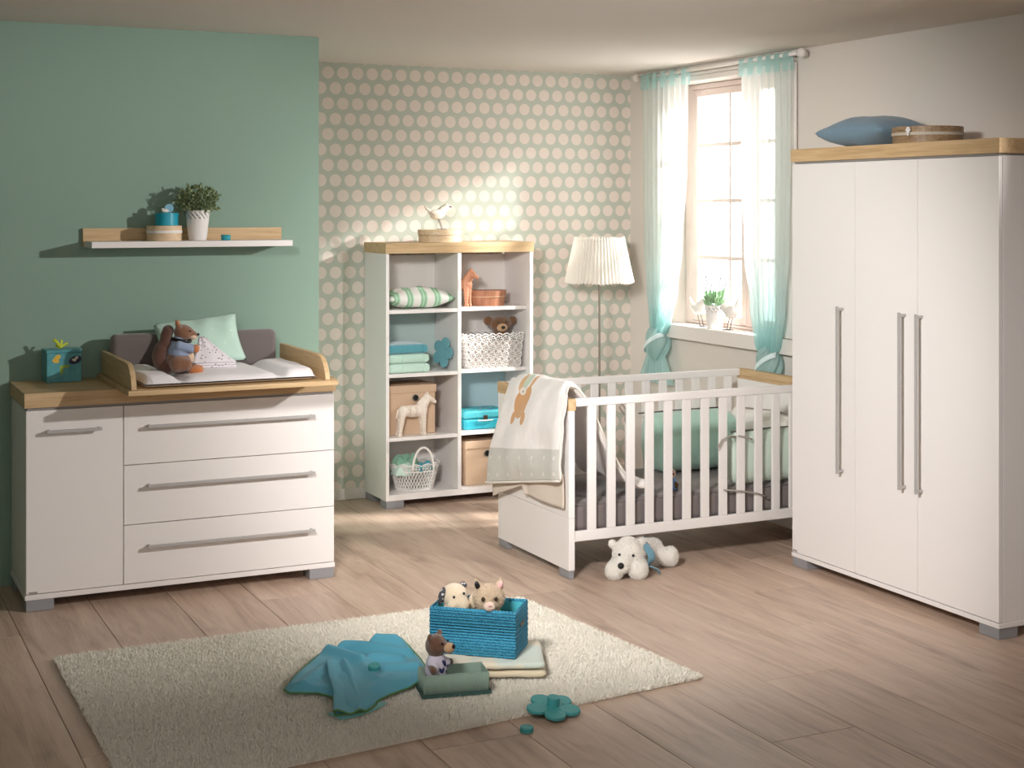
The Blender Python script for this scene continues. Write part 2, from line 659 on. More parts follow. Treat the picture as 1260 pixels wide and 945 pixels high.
# ------------------------------------------------------------------ handles and feet
def bar_handle(axis, a0, a1, fixed, face, out, name='handle', parent=None):
    """bar handle along axis 'x' or 'z' standing off a face; out = (dx, dy) unit off the face"""
    bm = nb()
    s, w = 0.030, 0.007
    if axis == 'x':                       # on a face at y = face, looking to -y
        z = fixed
        bx(bm, a0, a1, face - s - 0.010, face - s, z - w, z + w)
        for p in (a0 + .006, a1 - .016):
            bx(bm, p, p + 0.010, face - s, face - 0.0005, z - w * .8, z + w * .8)
    else:                                 # on a face at x = face, looking to -x
        y = fixed
        bx(bm, face - s - 0.010, face - s, y - w, y + w, a0, a1)
        for p in (a0 + .006, a1 - .018):
            bx(bm, face - s, face - 0.0005, y - w * .8, y + w * .8, p, p + 0.012)
    return obj(name, bm, alu, parent, world=True, bevel=0.0015)


def foot(parent, x0, x1, y0, y1, z1):
    obj('foot', bx(nb(), x0, x1, y0, y1, 0.0005, z1 - .0005), footgrey, parent, world=True, bevel=0.002)


# ------------------------------------------------------------------ changing dresser
dr = thing('changing_dresser', 'wide white dresser with oak top, one door and three drawers against green wall', 'dresser', (1.55, 6.88, 0))
obj('carcass', bx(nb(), .850, 2.250, 6.654, 7.128, .0735, .873), white, dr, world=True, bevel=0.001)
obj('base_board', bx(nb(), .846, 2.254, 6.634, 7.128, .050, .073), white, dr, world=True, bevel=0.0015)
d = obj('door', bx(nb(), .851, 1.2645, 6.633, 6.6525, .0765, .872), white, dr, world=True, bevel=0.0012)
bar_handle('x', .932, 1.167, .781, 6.633, None, parent=d)
obj('badge', bx(nb(), .862, .898, 6.6315, 6.6328, .079, .086), stripgrey, d, world=True)
for z0, z1, hz in ((.607, .872, .777), (.340, .6035, .511), (.0765, .3365, .240)):
    d = obj('drawer', bx(nb(), 1.268, 2.249, 6.633, 6.6525, z0, z1), white, dr, world=True, bevel=0.0012)
    bar_handle('x', 1.367, 2.145, hz, 6.633, None, parent=d)
obj('recess_strip', bx(nb(), .856, 2.244, 6.640, 7.125, .874, .8835), stripgrey, dr, world=True)
obj('top', bx(nb(), .843, 2.256, 6.629, 7.132, .884, .948), oak_x, dr, world=True, bevel=0.0015)
for x0, x1 in ((.851, .968), (2.130, 2.250)):
    foot(dr, x0, x1, 6.637, 6.74, .050)
    foot(dr, x0, x1, 7.02, 7.12, .050)

# changing tray on the dresser
ty = thing('changing_tray', 'oak changing tray with rounded side panels on the dresser', 'changing tray', (1.7, 6.72, .949))
obj('base_panel', bx(nb(), 1.232, 2.172, 6.345, 7.10, .9485, .970), oak_x, ty, world=True, bevel=0.0015)
prof = [(7.092, .9705), (7.092, 1.078), (6.50, 1.078)] + [(6.50 - .128 * math.sin(t), .96 + .118 * math.cos(t)) for t in np.linspace(.15, 1.42, 9)] + [(6.372, .9705)]
for x0 in (1.250, 2.120):
    obj('side_panel', prism(nb(), prof, 0, x0, x0 + .022), oak_y, ty, world=True, bevel=0.0015)
bm = lathe(nb(), [(0.0, -.006), (.008, -.006), (.008, .006), (.0, .006)], 14)
bm.transform(Matrix.Translation((1.285, 7.07, 1.07)) @ Matrix.Rotation(PI / 2, 4, 'Y'))
obj('fitting', bm, steel, ty, world=True, smooth=False)

# mat
quilt = fabric('mat_cotton', (240, 234, 236), 500, 0.2, 0.2)


def matfn(s):
    def f(u, v):
        x = 1.283 + u * .828
        y = 6.385 + v * .575
        sec = min(abs(x - 1.475), abs(x - 1.925))
        seam = 1 - math.exp(-(sec / .028) ** 2)
        e = min(1, min(u, 1 - u) / .06) * min(1, min(v, 1 - v) / .08)
        e = math.sin(e * PI / 2)
        wing = .016 * (1 if x < 1.475 or x > 1.925 else 0.35)
        k = noise.noise(Vector((x * 7, y * 7, 1))) * .006
        top = .990 + (.018 + wing) * seam * e + k * e * seam
        r = .03 * (1 - e)
        return (x + (r if u < .5 else -r) * (1 if min(u, 1 - u) < .06 else 0), y, top if s > 0 else .9725 + .012 * (1 - e))
    return f


bm = nb()
sheet(bm, matfn(1), 60, 26)
sheet(bm, lambda u, v: matfn(-1)(v, u), 26, 60)
bmesh.ops.remove_doubles(bm, verts=bm.verts, dist=.0008)
cm = thing('changing_mat', 'white quilted changing mat in three sections lying in the oak tray', 'changing mat', (1.7, 6.67, .971))
obj('pad', bm, quilt, cm, world=True, smooth=True, sub=1)
felt = fabric('grey_felt', (112, 102, 100), 260, 0.3, 0.1)
bm = bx(nb(), 1.280, 2.075, 6.985, 7.065, .9725, 1.158)
tag(obj('bolster', bm, felt, smooth=False, bevel=.028, seg=4), 'long charcoal grey felt bolster behind the changing mat', 'bolster')

# mint pillow
mint_f = NT('mint_cotton')
vo = mint_f.n('TexVoronoi', {'Vector': mint_f.obj(), 'Scale': 26})
mint_f.set(mint_f.mix(mint_f.math('LESS_THAN', vo.outputs['Distance'], .16), lin(196, 226, 212), lin(214, 236, 226)), .9, Sheen_Weight=.2)
n_ = mint_f.n('TexNoise', {'Vector': mint_f.obj(), 'Scale': 12, 'Detail': 3})
mint_f.bump(n_.outputs[0], .4, .01)
bm = cushion(nb(), .40, .27, .09, seed=2.2)
o = tag(obj('pillow', bm, mint_f.m, smooth=True), 'pale mint pillow leaning on the grey bolster behind the squirrel toy', 'pillow')
o.location = (1.675, 6.912, 1.118)
o.rotation_euler = (math.radians(52), math.radians(-6), math.radians(-4))

# spotted muslin cloth
sp = NT('spotted_muslin')
vo = sp.n('TexVoronoi', {'Vector': sp.obj(), 'Scale': 62})
sp.set(sp.mix(sp.math('LESS_THAN', vo.outputs['Distance'], .2), lin(240, 234, 238), lin(120, 100, 120)), .9)
mc = thing('muslin_cloth', 'white spotted muslin cloth folded to a triangle beside the squirrel toy', 'cloth', (1.70, 6.72, 1.004), (0, 0, -.12))


def tri_sheet(u, v):
    A, B, T = Vector((-.105, -.02, .036)), Vector((.095, -.03, .036)), Vector((-.055, .055, .150))
    p = A.lerp(B, u).lerp(T, v)
    p.y += .010 * math.sin(u * PI) * (1 - v) + .004 * math.sin(u * 9)
    return p


bm = nb()
sheet(bm, tri_sheet, 12, 10)
bmesh.ops.remove_doubles(bm, verts=bm.verts, dist=.0005)
obj('flap', bm, sp.m, mc, smooth=True, solid=.012)
for i in range(3):
    obj('fold', bx(nb(), -.10 + i * .003, .098 - i * .004, -.045, .055, .001 + i * .0115, .0115 + i * .0115), sp.m, mc, bevel=.005, seg=3)

# squirrel toy (local: faces +x)
sq_b = plushmat('squirrel_brown', (150, 104, 76), (118, 78, 54), 90)
sq_t = plushmat('squirrel_tail', (104, 68, 54), (84, 54, 42), 90)
sq_o = plushmat('squirrel_orange', (214, 134, 74), (196, 116, 60), 60)
sq_c = plushmat('squirrel_cream', (234, 206, 180), (224, 190, 160), 60)
sq_s = fabric('squirrel_shirt', (150, 166, 196), 700, 0.2, .1)
sq = thing('plush_squirrel', 'brown plush squirrel in a blue shirt sitting on the changing mat', 'plush toy', (1.508, 6.60, 1.006), (0, 0, math.radians(-14)))
bm = nb()
ell(bm, (-.002, 0, .062), (.060, .055, .060))
cap(bm, (0, 0, .08), (.004, 0, .150), .050, .030)
ell(bm, (.018, 0, .186), (.044, .038, .036), (0, .15, 0))
cap(bm, (.04, 0, .182), (.068, 0, .172), .026, .014)
for s in (1, -1):
    cap(bm, (-.004, s * .026, .212), (-.016, s * .030, .240), .014, .005)
    cap(bm, (-.005, s * .045, .05), (.03, s * .05, .045), .038, .03)
body = blob(bm, .0045, 5)
o = obj('body', body, sq_b, sq, smooth=True)
bm = nb()
pts = [(-.052, 0, .03), (-.078, 0, .05), (-.088, 0, .08), (-.078, 0, .112), (-.062, 0, .14), (-.058, 0, .172), (-.050, 0, .195)]
for p, q, r in zip(pts[:-1], pts[1:], (.032, .036, .036, .030, .027, .027)):
    cap(bm, p, q, r, r)
obj('tail', blob(bm, .005, 6), sq_t, sq, smooth=True)
bm = nb()
cap(bm, (.0, 0, .098), (.002, 0, .145), .054, .036)
for s in (1, -1):
    cap(bm, (.0, s * .04, .13), (.055, s * .045, .112), .022, .016)
obj('shirt', blob(bm, .005, 4), sq_s, sq, smooth=True)
obj('belly', ell(nb(), (.030, 0, .075), (.036, .034, .042)), sq_c, sq, smooth=True)
for s in (1, -1):
    obj('paw', ell(nb(), (.072, s * .044, .112), (.017, .014, .015)), sq_o, sq, smooth=True)
    obj('foot', ell(nb(), (.072, s * .034, .018), (.034, .023, .019)), sq_o, sq, smooth=True)
    obj('eye', ell(nb(), (.048, s * .030, .194), .0045), dark, sq, smooth=True)
    obj('ear_lining', ell(nb(), (-.006, s * .030, .224), (.007, .006, .014)), sq_o, sq, smooth=True)
obj('muzzle', ell(nb(), (.056, 0, .166), (.022, .022, .015)), sq_c, sq, smooth=True)
obj('nose', ell(nb(), (.082, 0, .176), (.007, .008, .006)), dark, sq, smooth=True)
obj('scarf', tube(nb(), [(.008 + .040 * math.cos(t), .036 * math.sin(t), .152 - .006 * math.cos(t)) for t in np.linspace(0, 2 * PI, 20, endpoint=False)], .008, 8, True), dark, sq, smooth=True)

# gift box
gp = NT('gift_paper')
x, y, z = gp.sep(gp.obj())
nz = gp.n('TexNoise', {'Vector': gp.obj(), 'Scale': 28, 'Detail': 4})
base = gp.mix(nz.outputs[0], lin(40, 122, 142), lin(112, 186, 186))
yel, wht, grn = lin(226, 186, 70), lin(226, 226, 200), lin(150, 176, 60)
base = gp.mix(gp.ellipse(x, z, -.03, .115, .016, .011, .6), base, yel)
base = gp.mix(gp.ellipse(x, z, -.038, .100, .016, .010, -.3), base, yel)
base = gp.mix(gp.ellipse(x, z, .002, .072, .024, .007, .1), base, grn)
base = gp.mix(gp.ellipse(x, z, -.012, .056, .007, .022, .0), base, grn)
base = gp.mix(gp.ellipse(x, z, .05, .10, .030, .018, .3), base, lin(20, 24, 60))
base = gp.mix(gp.ellipse(x, z, .054, .108, .012, .006, .7), base, wht)
base = gp.mix(gp.ellipse(x, z, .044, .100, .010, .005, -.5), base, wht)
gp.set(base, .35)
gb = thing('gift_box', 'small blue gift box with butterfly paper on dresser top', 'gift box', (1.062, 7.045, .949), (0, 0, math.radians(3)))
obj('box', bx(nb(), -.078, .078, -.055, .055, 0, .135), gp.m, gb, bevel=.002)
obj('lid', bx(nb(), -.081, .081, -.058, .058, .1355, .150), gp.m, gb, bevel=.002)
lime = plain('lime_ribbon', (190, 204, 40), .5)
bm = nb()
for k, (dx, dz, w) in enumerate(((-.032, .038, .018), (.036, .018, .016), (-.020, .010, .016), (.010, .034, .014))):
    sheet(bm, lambda u, v, dx=dx, dz=dz, w=w: (-.012 + dx * u + (v - .5) * w * .6, -.035 + .012 * u + .004 * (v - .5), .1575 + dz * math.sin(u * 1.6) + (v - .5) * w * .6 * (1 if dx > 0 else -1) * -1 * .8), 8, 2)
obj('bow', bm, lime, gb, smooth=True, solid=.001)

# ------------------------------------------------------------------ wall shelf and what stands on it
ws = thing('wall_shelf', 'white wall shelf board with an oak back panel on green wall', 'shelf', (1.655, 7.138, 1.567))
obj('board', bx(nb(), 1.177, 2.135, 6.920, 7.1195, 1.567, 1.596), white, ws, world=True, bevel=.0012)
obj('back_panel', bx(nb(), 1.170, 2.138, 7.120, 7.139, 1.575, 1.656), oak_x, ws, world=True, bevel=.001)
ST = 1.5965


def round_box(name, label, loc, rx, ry, h, split, m, mlid=None, rot=0, band=None, outline=None, group=None, cat='box'):
    t = thing(name, label, cat, loc, (0, 0, rot), group)
    hl = h * split
    obj('base', lathe(nb(), [(.98, 0), (.98, hl)], 48, sx=rx, sy=ry), m, t)
    obj('lid', lathe(nb(), [(1.0, hl + .0005), (1.0, h)], 48, sx=rx, sy=ry), mlid or m, t, bevel=.001)
    if band:
        obj('band', lathe(nb(), [(1.015, hl - .004), (1.015, hl + .009)], 48, sx=rx, sy=ry), band, t)
    return t


ribw = plain('white_ribbon', (238, 234, 230), .7)
round_box('round_box', 'round birch box with white ribbon band on the wall shelf', (1.532, 7.026, ST), .083, .083, .072, .56, birch, band=ribw)
tb = round_box('gift_tin', 'round turquoise tin stacked on the birch box on wall shelf', (1.544, 7.026, ST + .0725), .055, .055, .060, .80, plain('turquoise_tin', (24, 160, 184), .35))
obj('lid_rim', lathe(nb(), [(1.02, .045), (1.02, .049)], 40, sx=.0555, sy=.0555), tb.children[1].data.materials[0], tb)
bm = lathe(nb(), [(.0, -.003), (.021, -.003), (.021, .003), (.0, .003)], 24)
bm.transform(Matrix.Translation((.008, -.01, .081)) @ Matrix.Rotation(PI / 2, 4, 'X'))
tg = thing('bird_tag', 'pale blue disc and small white bird on the turquoise tin', 'ornament', (1.545, 7.026, ST + .133))
bm.transform(Matrix.Translation((0, 0, -.0595)))
obj('disc', bm, plain('pale_blue', (120, 176, 200), .5), tg)
bm = nb()
ell(bm, (-.012, -.02, .010), (.018, .009, .010))
cap(bm, (-.018, -.02, .014), (-.026, -.02, .018), .006, .005)
obj('bird', blob(bm, .0018, 3), plain('white_plaster', (235, 230, 224), .6), tg, smooth=True)


def lace_pot(bm, r0, r1, h, seg=60, rows=22, lace=6):
    """tapered wall whose top rows are pierced, with a scalloped rim"""
    V = []
    for j in range(rows + 1):
        t = j / rows
        ring = []
        for k in range(seg):
            a = 2 * PI * k / seg
            r = r0 + (r1 - r0) * t
            z = h * t
            if j == rows:
                z += .004 * abs(math.sin(a * 9))
            ring.append(bm.verts.new((r * math.cos(a), r * math.sin(a), z)))
        V.append(ring)
    for j in range(rows):
        for k in range(seg):
            hole = j >= rows - lace and j < rows - 1 and ((k + (j % 4)) % 4 == 0)
            if not hole:
                bm.faces.new((V[j][k], V[j][(k + 1) % seg], V[j + 1][(k + 1) % seg], V[j + 1][k]))
    bm.faces.new(list(reversed(V[0])))
    return bm


potw = plain('white_enamel', (236, 231, 228), .4)
soil = plain('soil', (48, 36, 28), .95)
pot = thing('potted_plant', 'white lace rim pot with a bushy green plant on wall shelf', 'potted plant', (1.693, 7.026, ST))
obj('pot', lace_pot(nb(), .043, .058, .143), potw, pot, smooth=True, solid=.0025)
obj('soil', lathe(nb(), [(.040, .118), (.0525, .124)], 30), soil, pot)


def leaf_mass(n, fn, size, seed, wid=.5, curl=.25):
    rnd = random.Random(seed)
    bm = nb()
    for _ in range(n):
        c, d = fn(rnd)
        c, d = Vector(c), Vector(d).normalized()
        s = size * (.7 + .6 * rnd.random())
        a = d.cross(Vector((rnd.uniform(-1, 1), rnd.uniform(-1, 1), rnd.uniform(-1, 1)))).normalized()
        nrm = a.cross(d)
        p = [c, c + d * s * .45 + a * s * wid * .5 - nrm * s * .05, c + d * s + nrm * s * curl * -.5, c + d * s * .45 - a * s * wid * .5 - nrm * s * .05, c + d * s * .5 + nrm * s * .06]
        v = [bm.verts.new(q) for q in p]
        bm.faces.new((v[0], v[1], v[4]))
        bm.faces.new((v[1], v[2], v[4]))
        bm.faces.new((v[2], v[3], v[4]))
        bm.faces.new((v[3], v[0], v[4]))
    return bm


lf = NT('leaf_green')
oi = lf.n('TexNoise', {'Vector': lf.obj(), 'Scale': 60, 'Detail': 2})
lf.set(lf.mix(oi.outputs[0], lin(56, 76, 44), lin(168, 184, 134)), .55)


def bush(rnd):
    while True:
        p = Vector((rnd.uniform(-1.2, 1.2), rnd.uniform(-1.2, 1.2), rnd.uniform(-.75, 1.2)))
        if .3 < p.length < 1.0 + .22 * rnd.random() ** 3:
            break
    return (p.x * .090, p.y * .080, .190 + p.z * .068), (p.x + rnd.uniform(-.6, .6), p.y + rnd.uniform(-.6, .6), p.z + .5 + rnd.uniform(-.5, .5))


o = obj('foliage', leaf_mass(760, bush, .0185, 4, .75), lf.m, pot, smooth=True)
o['kind'] = 'stuff'
bm = nb()
for k in range(14):
    a = k * 2.4
    tube(bm, [(.02 * math.cos(a), .02 * math.sin(a), .122), (.05 * math.cos(a), .045 * math.sin(a), .17), (.065 * math.cos(a), .06 * math.sin(a), .205 + .01 * (k % 4))], .0012, 5)
obj('stems', bm, plain('stem_green', (80, 92, 52), .7), pot)
cp = thing('cup', 'tiny turquoise cup standing alone on the wall shelf', 'cup', (1.824, 7.0, ST))
obj('wall', lathe(nb(), [(.020, .0), (.023, .004), (.0235, .024), (.020, .024), (.018, .006)], 24), plain('turquoise_cup', (40, 158, 172), .4), cp, smooth=True)
obj('rim', tube(nb(), [(.0222 * math.cos(t), .0222 * math.sin(t), .0245) for t in np.linspace(0, 2 * PI, 24, endpoint=False)], .002, 6, True), plain('turquoise_rim', (30, 140, 156), .4), cp, smooth=True)

# ------------------------------------------------------------------ bookshelf
BX0, BX1, BY0, BY1 = 3.022, 3.975, 7.980, 8.343
bs = thing('open_bookshelf', 'white open bookshelf with eight compartments and an oak top', 'bookshelf', (3.5, 8.16, 0))
obj('side_panel', bx(nb(), BX0, BX0 + .020, BY0, BY1, .046, 1.4845), white, bs, world=True, bevel=.001)
obj('side_panel', bx(nb(), BX1 - .022, BX1, BY0, BY1, .046, 1.4845), white, bs, world=True, bevel=.001)
obj('divider', bx(nb(), 3.476, 3.499, BY0, 8.334, .081, 1.4845), white, bs, world=True, bevel=.001)
obj('bottom_board', bx(nb(), BX0 + .0205, BX1 - .0225, BY0, 8.334, .046, .0805), white, bs, world=True, bevel=.001)
obj('top', bx(nb(), 3.018, 3.978, BY0 - .004, BY1, 1.485, 1.546), oak_x, bs, world=True, bevel=.0015)
SH = (.412, .783, 1.155)
for z in SH:
    obj('shelf_board', bx(nb(), BX0 + .0205, 3.4755, BY0 + .002, 8.334, z - .021, z), white, bs, world=True, bevel=.001)
    obj('shelf_board', bx(nb(), 3.4995, BX1 - .0225, BY0 + .045, 8.334, z - .021, z), white, bs, world=True, bevel=.001)
cells = [(BX0 + .0205, 3.4755), (3.4995, BX1 - .0225)]
zz = [.081] + list(SH) + [1.4845]
blue_back = plain('blue_back', (176, 204, 212), .6)
teal_back = plain('sage_back', (186, 204, 200), .6)
for ci, (a, b) in enumerate(cells):
    for k in range(4):
        m_ = blue_back if (ci, k) == (1, 1) else teal_back if (ci, k) == (0, 2) else white_in
        obj('back_panel', bx(nb(), a, b, 8.3345, BY1, zz[k] + .0005, zz[k + 1] - .0215), m_, bs, world=True)
for x0, x1 in ((3.026, 3.136), (3.862, 3.972)):
    foot(bs, x0, x1, 7.984, 8.085, .046)
    foot(bs, x0, x1, 8.24, 8.34, .046)

# left column, top: striped pillow
st = NT('striped_cotton')
x, y, z = st.sep(st.obj())
w = st.math('FLOORED_MODULO', st.math('ADD', st.math('MULTIPLY', x, 11.5), .15), 1.0)
w2 = st.math('FLOORED_MODULO', st.math('MULTIPLY', x, 46), 1.0)
c1 = st.mix(st.math('LESS_THAN', w2, .5), lin(150, 196, 160), lin(190, 220, 194))
st.set(st.mix(st.math('LESS_THAN', w, .48), lin(238, 236, 230), c1), .9)
o = tag(obj('pillow', cushion(nb(), .415, .27, .125, seed=5.1), st.m, smooth=True), 'green and white striped pillow in the upper left compartment', 'pillow')
o.location = (3.266, 8.13, 1.155 + .060)

# towels
tw_teal = fabric('teal_towel', (74, 152, 166), 420, .5, .2)
tw_mint = fabric('mint_towel', (188, 222, 206), 420, .5, .2)
tw_mint2 = fabric('pale_towel', (198, 228, 214), 420, .5, .2)


def towel(z, h, x1, m, label):
    t = thing('folded_towel', label, 'towel', (3.17, 8.12, z), group='towels in the bookshelf')
    bm = nb()
    bx(bm, 3.047, x1, 7.992, 8.25, z, z + h * .985)
    obj('folds', bm, m, t, world=True, bevel=.020, seg=5, smooth=False)
    obj('wrap', prism(nb(), [(x1 - .03, z + .002), (x1 - .004, z + .004), (x1 + .006, z + h * .3), (x1 + .006, z + h * .7), (x1 - .004, z + h - .005), (x1 - .03, z + h - .002)], 1, 7.99, 8.252), m, t, world=True, bevel=.006, seg=3)
    obj('border', bx(nb(), 3.13, 3.142, 7.9905, 8.0, z + .006, z + h - .006), m, t, world=True, bevel=.002)
    return t


towel(.784, .056, 3.296, tw_mint2, 'lowest pale mint towel of the folded stack in the bookshelf')
towel(.841, .054, 3.292, tw_mint, 'middle mint towel of the folded stack in the bookshelf')
towel(.896, .056, 3.284, tw_teal, 'dark teal towel on top of the folded stack in bookshelf')


# wooden flower toy
def flower(label, loc, rot, peg=True, scale=1.0, teal=teal):
    t = thing('wooden_flower', label, 'toy', loc, rot, scale=scale)
    for k in range(5):
        a = k * 2 * PI / 5 + .35
        bm = lathe(nb(), [(.0, 0), (.035, 0), (.037, .003), (.037, .010), (.035, .0125), (.0, .0125)], 28, c=(.060 * math.cos(a), .060 * math.sin(a)))
        obj('petal', bm, teal, t, smooth=False)
    obj('centre', lathe(nb(), [(.0, .0003), (.034, .0003), (.034, .0128), (.0, .0128)], 24), teal, t)
    if peg:
        obj('peg', lathe(nb(), [(.0, .0129), (.0215, .0129), (.0215, .042), (.020, .044), (.0, .044)], 28), teal, t)
    return t


flower('turquoise wooden flower leaning upright beside the towels', (3.440, 8.11, .884), (math.radians(84), math.radians(20), math.radians(-76)), False, .96, plain('dusty_turquoise', (112, 168, 178), .55))
flower('turquoise wooden flower with a peg lying on floor by rug', (2.325, 4.515, .0195), (.135, 0, .25))


def disc(label, loc, rot=(0, 0, 0)):
    t = thing('wooden_disc', label, 'toy', loc, rot)
    obj('body', lathe(nb(), [(.0, 0), (.020, 0), (.0225, .002), (.0225, .017), (.021, .019), (.0, .019)], 28), teal, t, bevel=.0008)
    obj('groove', lathe(nb(), [(.0229, .008), (.0229, .0105)], 28), plain('turquoise_groove', (36, 128, 134), .6), t)
    return t


disc('small turquoise wooden disc lying on bare floor below flower toy', (2.168, 4.40, .001))
disc('small turquoise wooden disc lying on the crumpled blue throw', (1.868, 5.055, .064), (.10, -.05, 0))


# kraft boxes
def kraft_box(label, x0, x1, y0, y1, z, h, ex, ez):
    t = thing('storage_box', label, 'box', ((x0 + x1) / 2, (y0 + y1) / 2, z), group='kraft boxes in the bookshelf')
    obj('base', bx(nb(), x0 + .006, x1 - .006, y0 + .006, y1 - .006, z + .0005, z + h - .006), kraft, t, world=True, bevel=.003)
    obj('lid', bx(nb(), x0, x1, y0, y1, z + h - .046, z + h), kraft, t, world=True, bevel=.003)
    bm = nb()
    tube(bm, [(ex + .019 * math.cos(a), y0 + .004, ez + .019 * math.sin(a)) for a in np.linspace(0, 2 * PI, 24, endpoint=False)], .0038, 8, True)
    e = obj('eyelet', bm, steel, t, world=True, smooth=True)
    bm = lathe(nb(), [(.0, 0), (.0165, 0), (.0165, .004), (.0, .004)], 24)
    bm.transform(Matrix.Translation((ex, y0 + .0055, ez)) @ Matrix.Rotation(PI / 2, 4, 'X'))
    obj('hole', bm, dark, e, world=True)
    return t


kraft_box('brown kraft box behind the white wooden horse', 3.052, 3.372, 8.058, 8.31, SH[0], .292, 3.240, .628)
kraft_box('brown kraft box in the lowest right compartment beside the duvet', 3.553, 3.90, 8.045, 8.30, .081, .266, 3.700, .268)


# wooden horses (local: faces +x, stands on z = 0)
def horse(label, loc, rot, m, scale=1.0, name='wooden_horse'):
    t = thing(name, label, 'figurine', loc, rot, scale=scale)
    bm = nb()
    cap(bm, (-.085, 0, .150), (.035, 0, .150), .034, .038)
    ell(bm, (-.02, 0, .145), (.07, .030, .036))
    for x0 in (-.098, .040):
        for s in (1, -1):
            cap(bm, (x0 + (.006 if x0 < 0 else 0), s * .016, .13), (x0 - .012 * (1 if x0 < 0 else -.4), s * .017, .012), .021, .013)
    for s in (1, -1):
        for x0 in (-.110, .045):
            bx(bm, x0 - .014, x0 + .014, s * .017 - .011, s * .017 + .011, 0, .018)
    cap(bm, (.035, 0, .165), (.075, 0, .220), .034, .022)
    cap(bm, (.068, 0, .226), (.122, 0, .196), .023, .012)
    cap(bm, (.070, 0, .238), (.074, 0, .256), .010, .005)
    cap(bm, (.02, 0, .19), (.066, 0, .243), .014, .010)
    me = blob(bm, .0042, 3)
    obj('body', me, m, t, smooth=True)
    bm = nb()
    cap(bm, (-.116, 0, .155), (-.128, 0, .105), .008, .004, 8)
    obj('tail', blob(bm, .003, 2), m, t, smooth=True)
    return t


horse('whitewashed wooden horse standing in front of the kraft box', (3.224, 8.017, SH[0] + .0005), (0, 0, 0), whitewash, .98)
brownwood = oak('reddish_wood', 2, ((146, 92, 66), (178, 122, 92), (196, 144, 114)), 1.4)
horse('reddish brown wooden horse seen from the front on top shelf', (3.572, 8.125, SH[2] + .0005), (0, 0, math.radians(-62)), brownwood, .90)

# oval basket box
ob = thing('oval_box', 'oval woven wood chip box with lid beside the brown horse', 'box', (3.752, 8.15, SH[2] + .0005))
obj('base', lathe(nb(), [(.90, 0), (.97, .052)], 48, sx=.114, sy=.085), brownwood, ob)
obj('lid', lathe(nb(), [(1.0, .0525), (1.03, .092)], 48, sx=.114, sy=.085), brownwood, ob, bevel=.001)
obj('rim', tube(nb(), [(.115 * math.cos(t), .086 * math.sin(t), .055) for t in np.linspace(0, 2 * PI, 40, endpoint=False)], .0022, 6, True), birch, ob, smooth=True)

# lace basket with bear
lacew = plain('white_lace', (238, 234, 230), .7)
lb = thing('lace_basket', 'white lace basket of flower rosettes holding a brown bear', 'basket', (3.752, 8.155, SH[1] + .0005))
bm = nb()
T, Bt, HH = (.188, .118), (.172, .105), .192


def wallpt(side, s, t):
    hx = Bt[0] + (T[0] - Bt[0]) * t
    hy = Bt[1] + (T[1] - Bt[1]) * t
    return {0: (s * hx, -hy), 1: (hx, s * hy), 2: (-s * hx, hy), 3: (-hx, -s * hy)}[side] + (HH * t + .002,)


ros = nb()
for side in range(4):
    ncol = 8 if side % 2 == 0 else 5
    for i in range(ncol):
        for j in range(4):
            s = -1 + (i + .5) * 2 / ncol
            t = (j + .5) / 4
            ring = []
            for k in range(14):
                a = 2 * PI * k / 14
                rr = 1 + .12 * math.cos(a * 7)
                ring.append(wallpt(side, s + rr * .92 / ncol * math.cos(a), t + rr * .118 * math.sin(a)))
            tube(ros, ring, .0042, 5, True)
            c_ = wallpt(side, s, t)
            for k in range(5):
                a = 2 * PI * k / 5 + .3
                tube(ros, [wallpt(side, s + .2 / ncol * math.cos(a), t + .03 * math.sin(a)), wallpt(side, s + .8 / ncol * math.cos(a + .2), t + .095 * math.sin(a + .2))], .0036, 5)
o = obj('rosettes', ros, lacew, lb, smooth=True)
o['kind'] = 'stuff'
bm = nb()
for side in range(4):
    ncol = 8 if side % 2 == 0 else 5
    for i in range(ncol):
        s0 = -1 + i * 2 / ncol
        tube(bm, [Vector(wallpt(side, s0 + 2 / ncol * q, 1.0)) + Vector((0, 0, .013 * math.sin(q * PI))) for q in np.linspace(0, 1, 8)], .004, 6)
obj('scalloped_rim', bm, lacew, lb, smooth=True)
obj('bottom', bx(nb(), -.170, .170, -.103, .103, 0, .003), lacew, lb)
liner = nb()
bx(liner, -.168, .168, -.101, -.0985, .004, .165)
bx(liner, .1655, .168, -.098, .098, .004, .165)
bx(liner, -.168, -.1655, -.098, .098, .004, .165)
bx(liner, -.165, .165, .0985, .101, .004, .165)
obj('liner', liner, plain('beige_liner', (205, 190, 178), .9), lb)
bearbrown = plushmat('bear_brown', (132, 92, 56), (96, 62, 36), 90)
tan = plushmat('bear_tan', (216, 176, 132), (200, 156, 112), 60)
tbear = thing('plush_bear', 'brown teddy bear peeking out of the white lace basket', 'plush toy', (3.842, 8.165, SH[1] + .006), (0, 0, math.radians(-12)))
bm = nb()
ell(bm, (0, 0, .245), (.070, .058, .056))
ell(bm, (0, 0, .10), (.062, .055, .095))
cap(bm, (0, 0, .15), (0, 0, .22), .05, .04)
for s in (1, -1):
    ell(bm, (s * .078, .005, .268), (.030, .016, .030))
    cap(bm, (s * .06, 0, .12), (s * .07, -.04, .06), .022, .02)
    cap(bm, (s * .035, -.01, .03), (s * .045, -.06, .022), .026, .020)
obj('body', blob(bm, .006, 6), bearbrown, tbear, smooth=True)
obj('muzzle', ell(nb(), (0, -.052, .228), (.033, .026, .026)), tan, tbear, smooth=True)
obj('nose', ell(nb(), (0, -.078, .232), (.013, .008, .010)), dark, tbear, smooth=True)
for s in (1, -1):
    obj('eye', ell(nb(), (s * .026, -.052, .262), .006), dark, tbear, smooth=True)

# white lattice basket with cloths
wb = thing('lattice_basket', 'white latticed oval basket with an arched handle in the bottom compartment', 'basket', (3.255, 8.12, .0815))


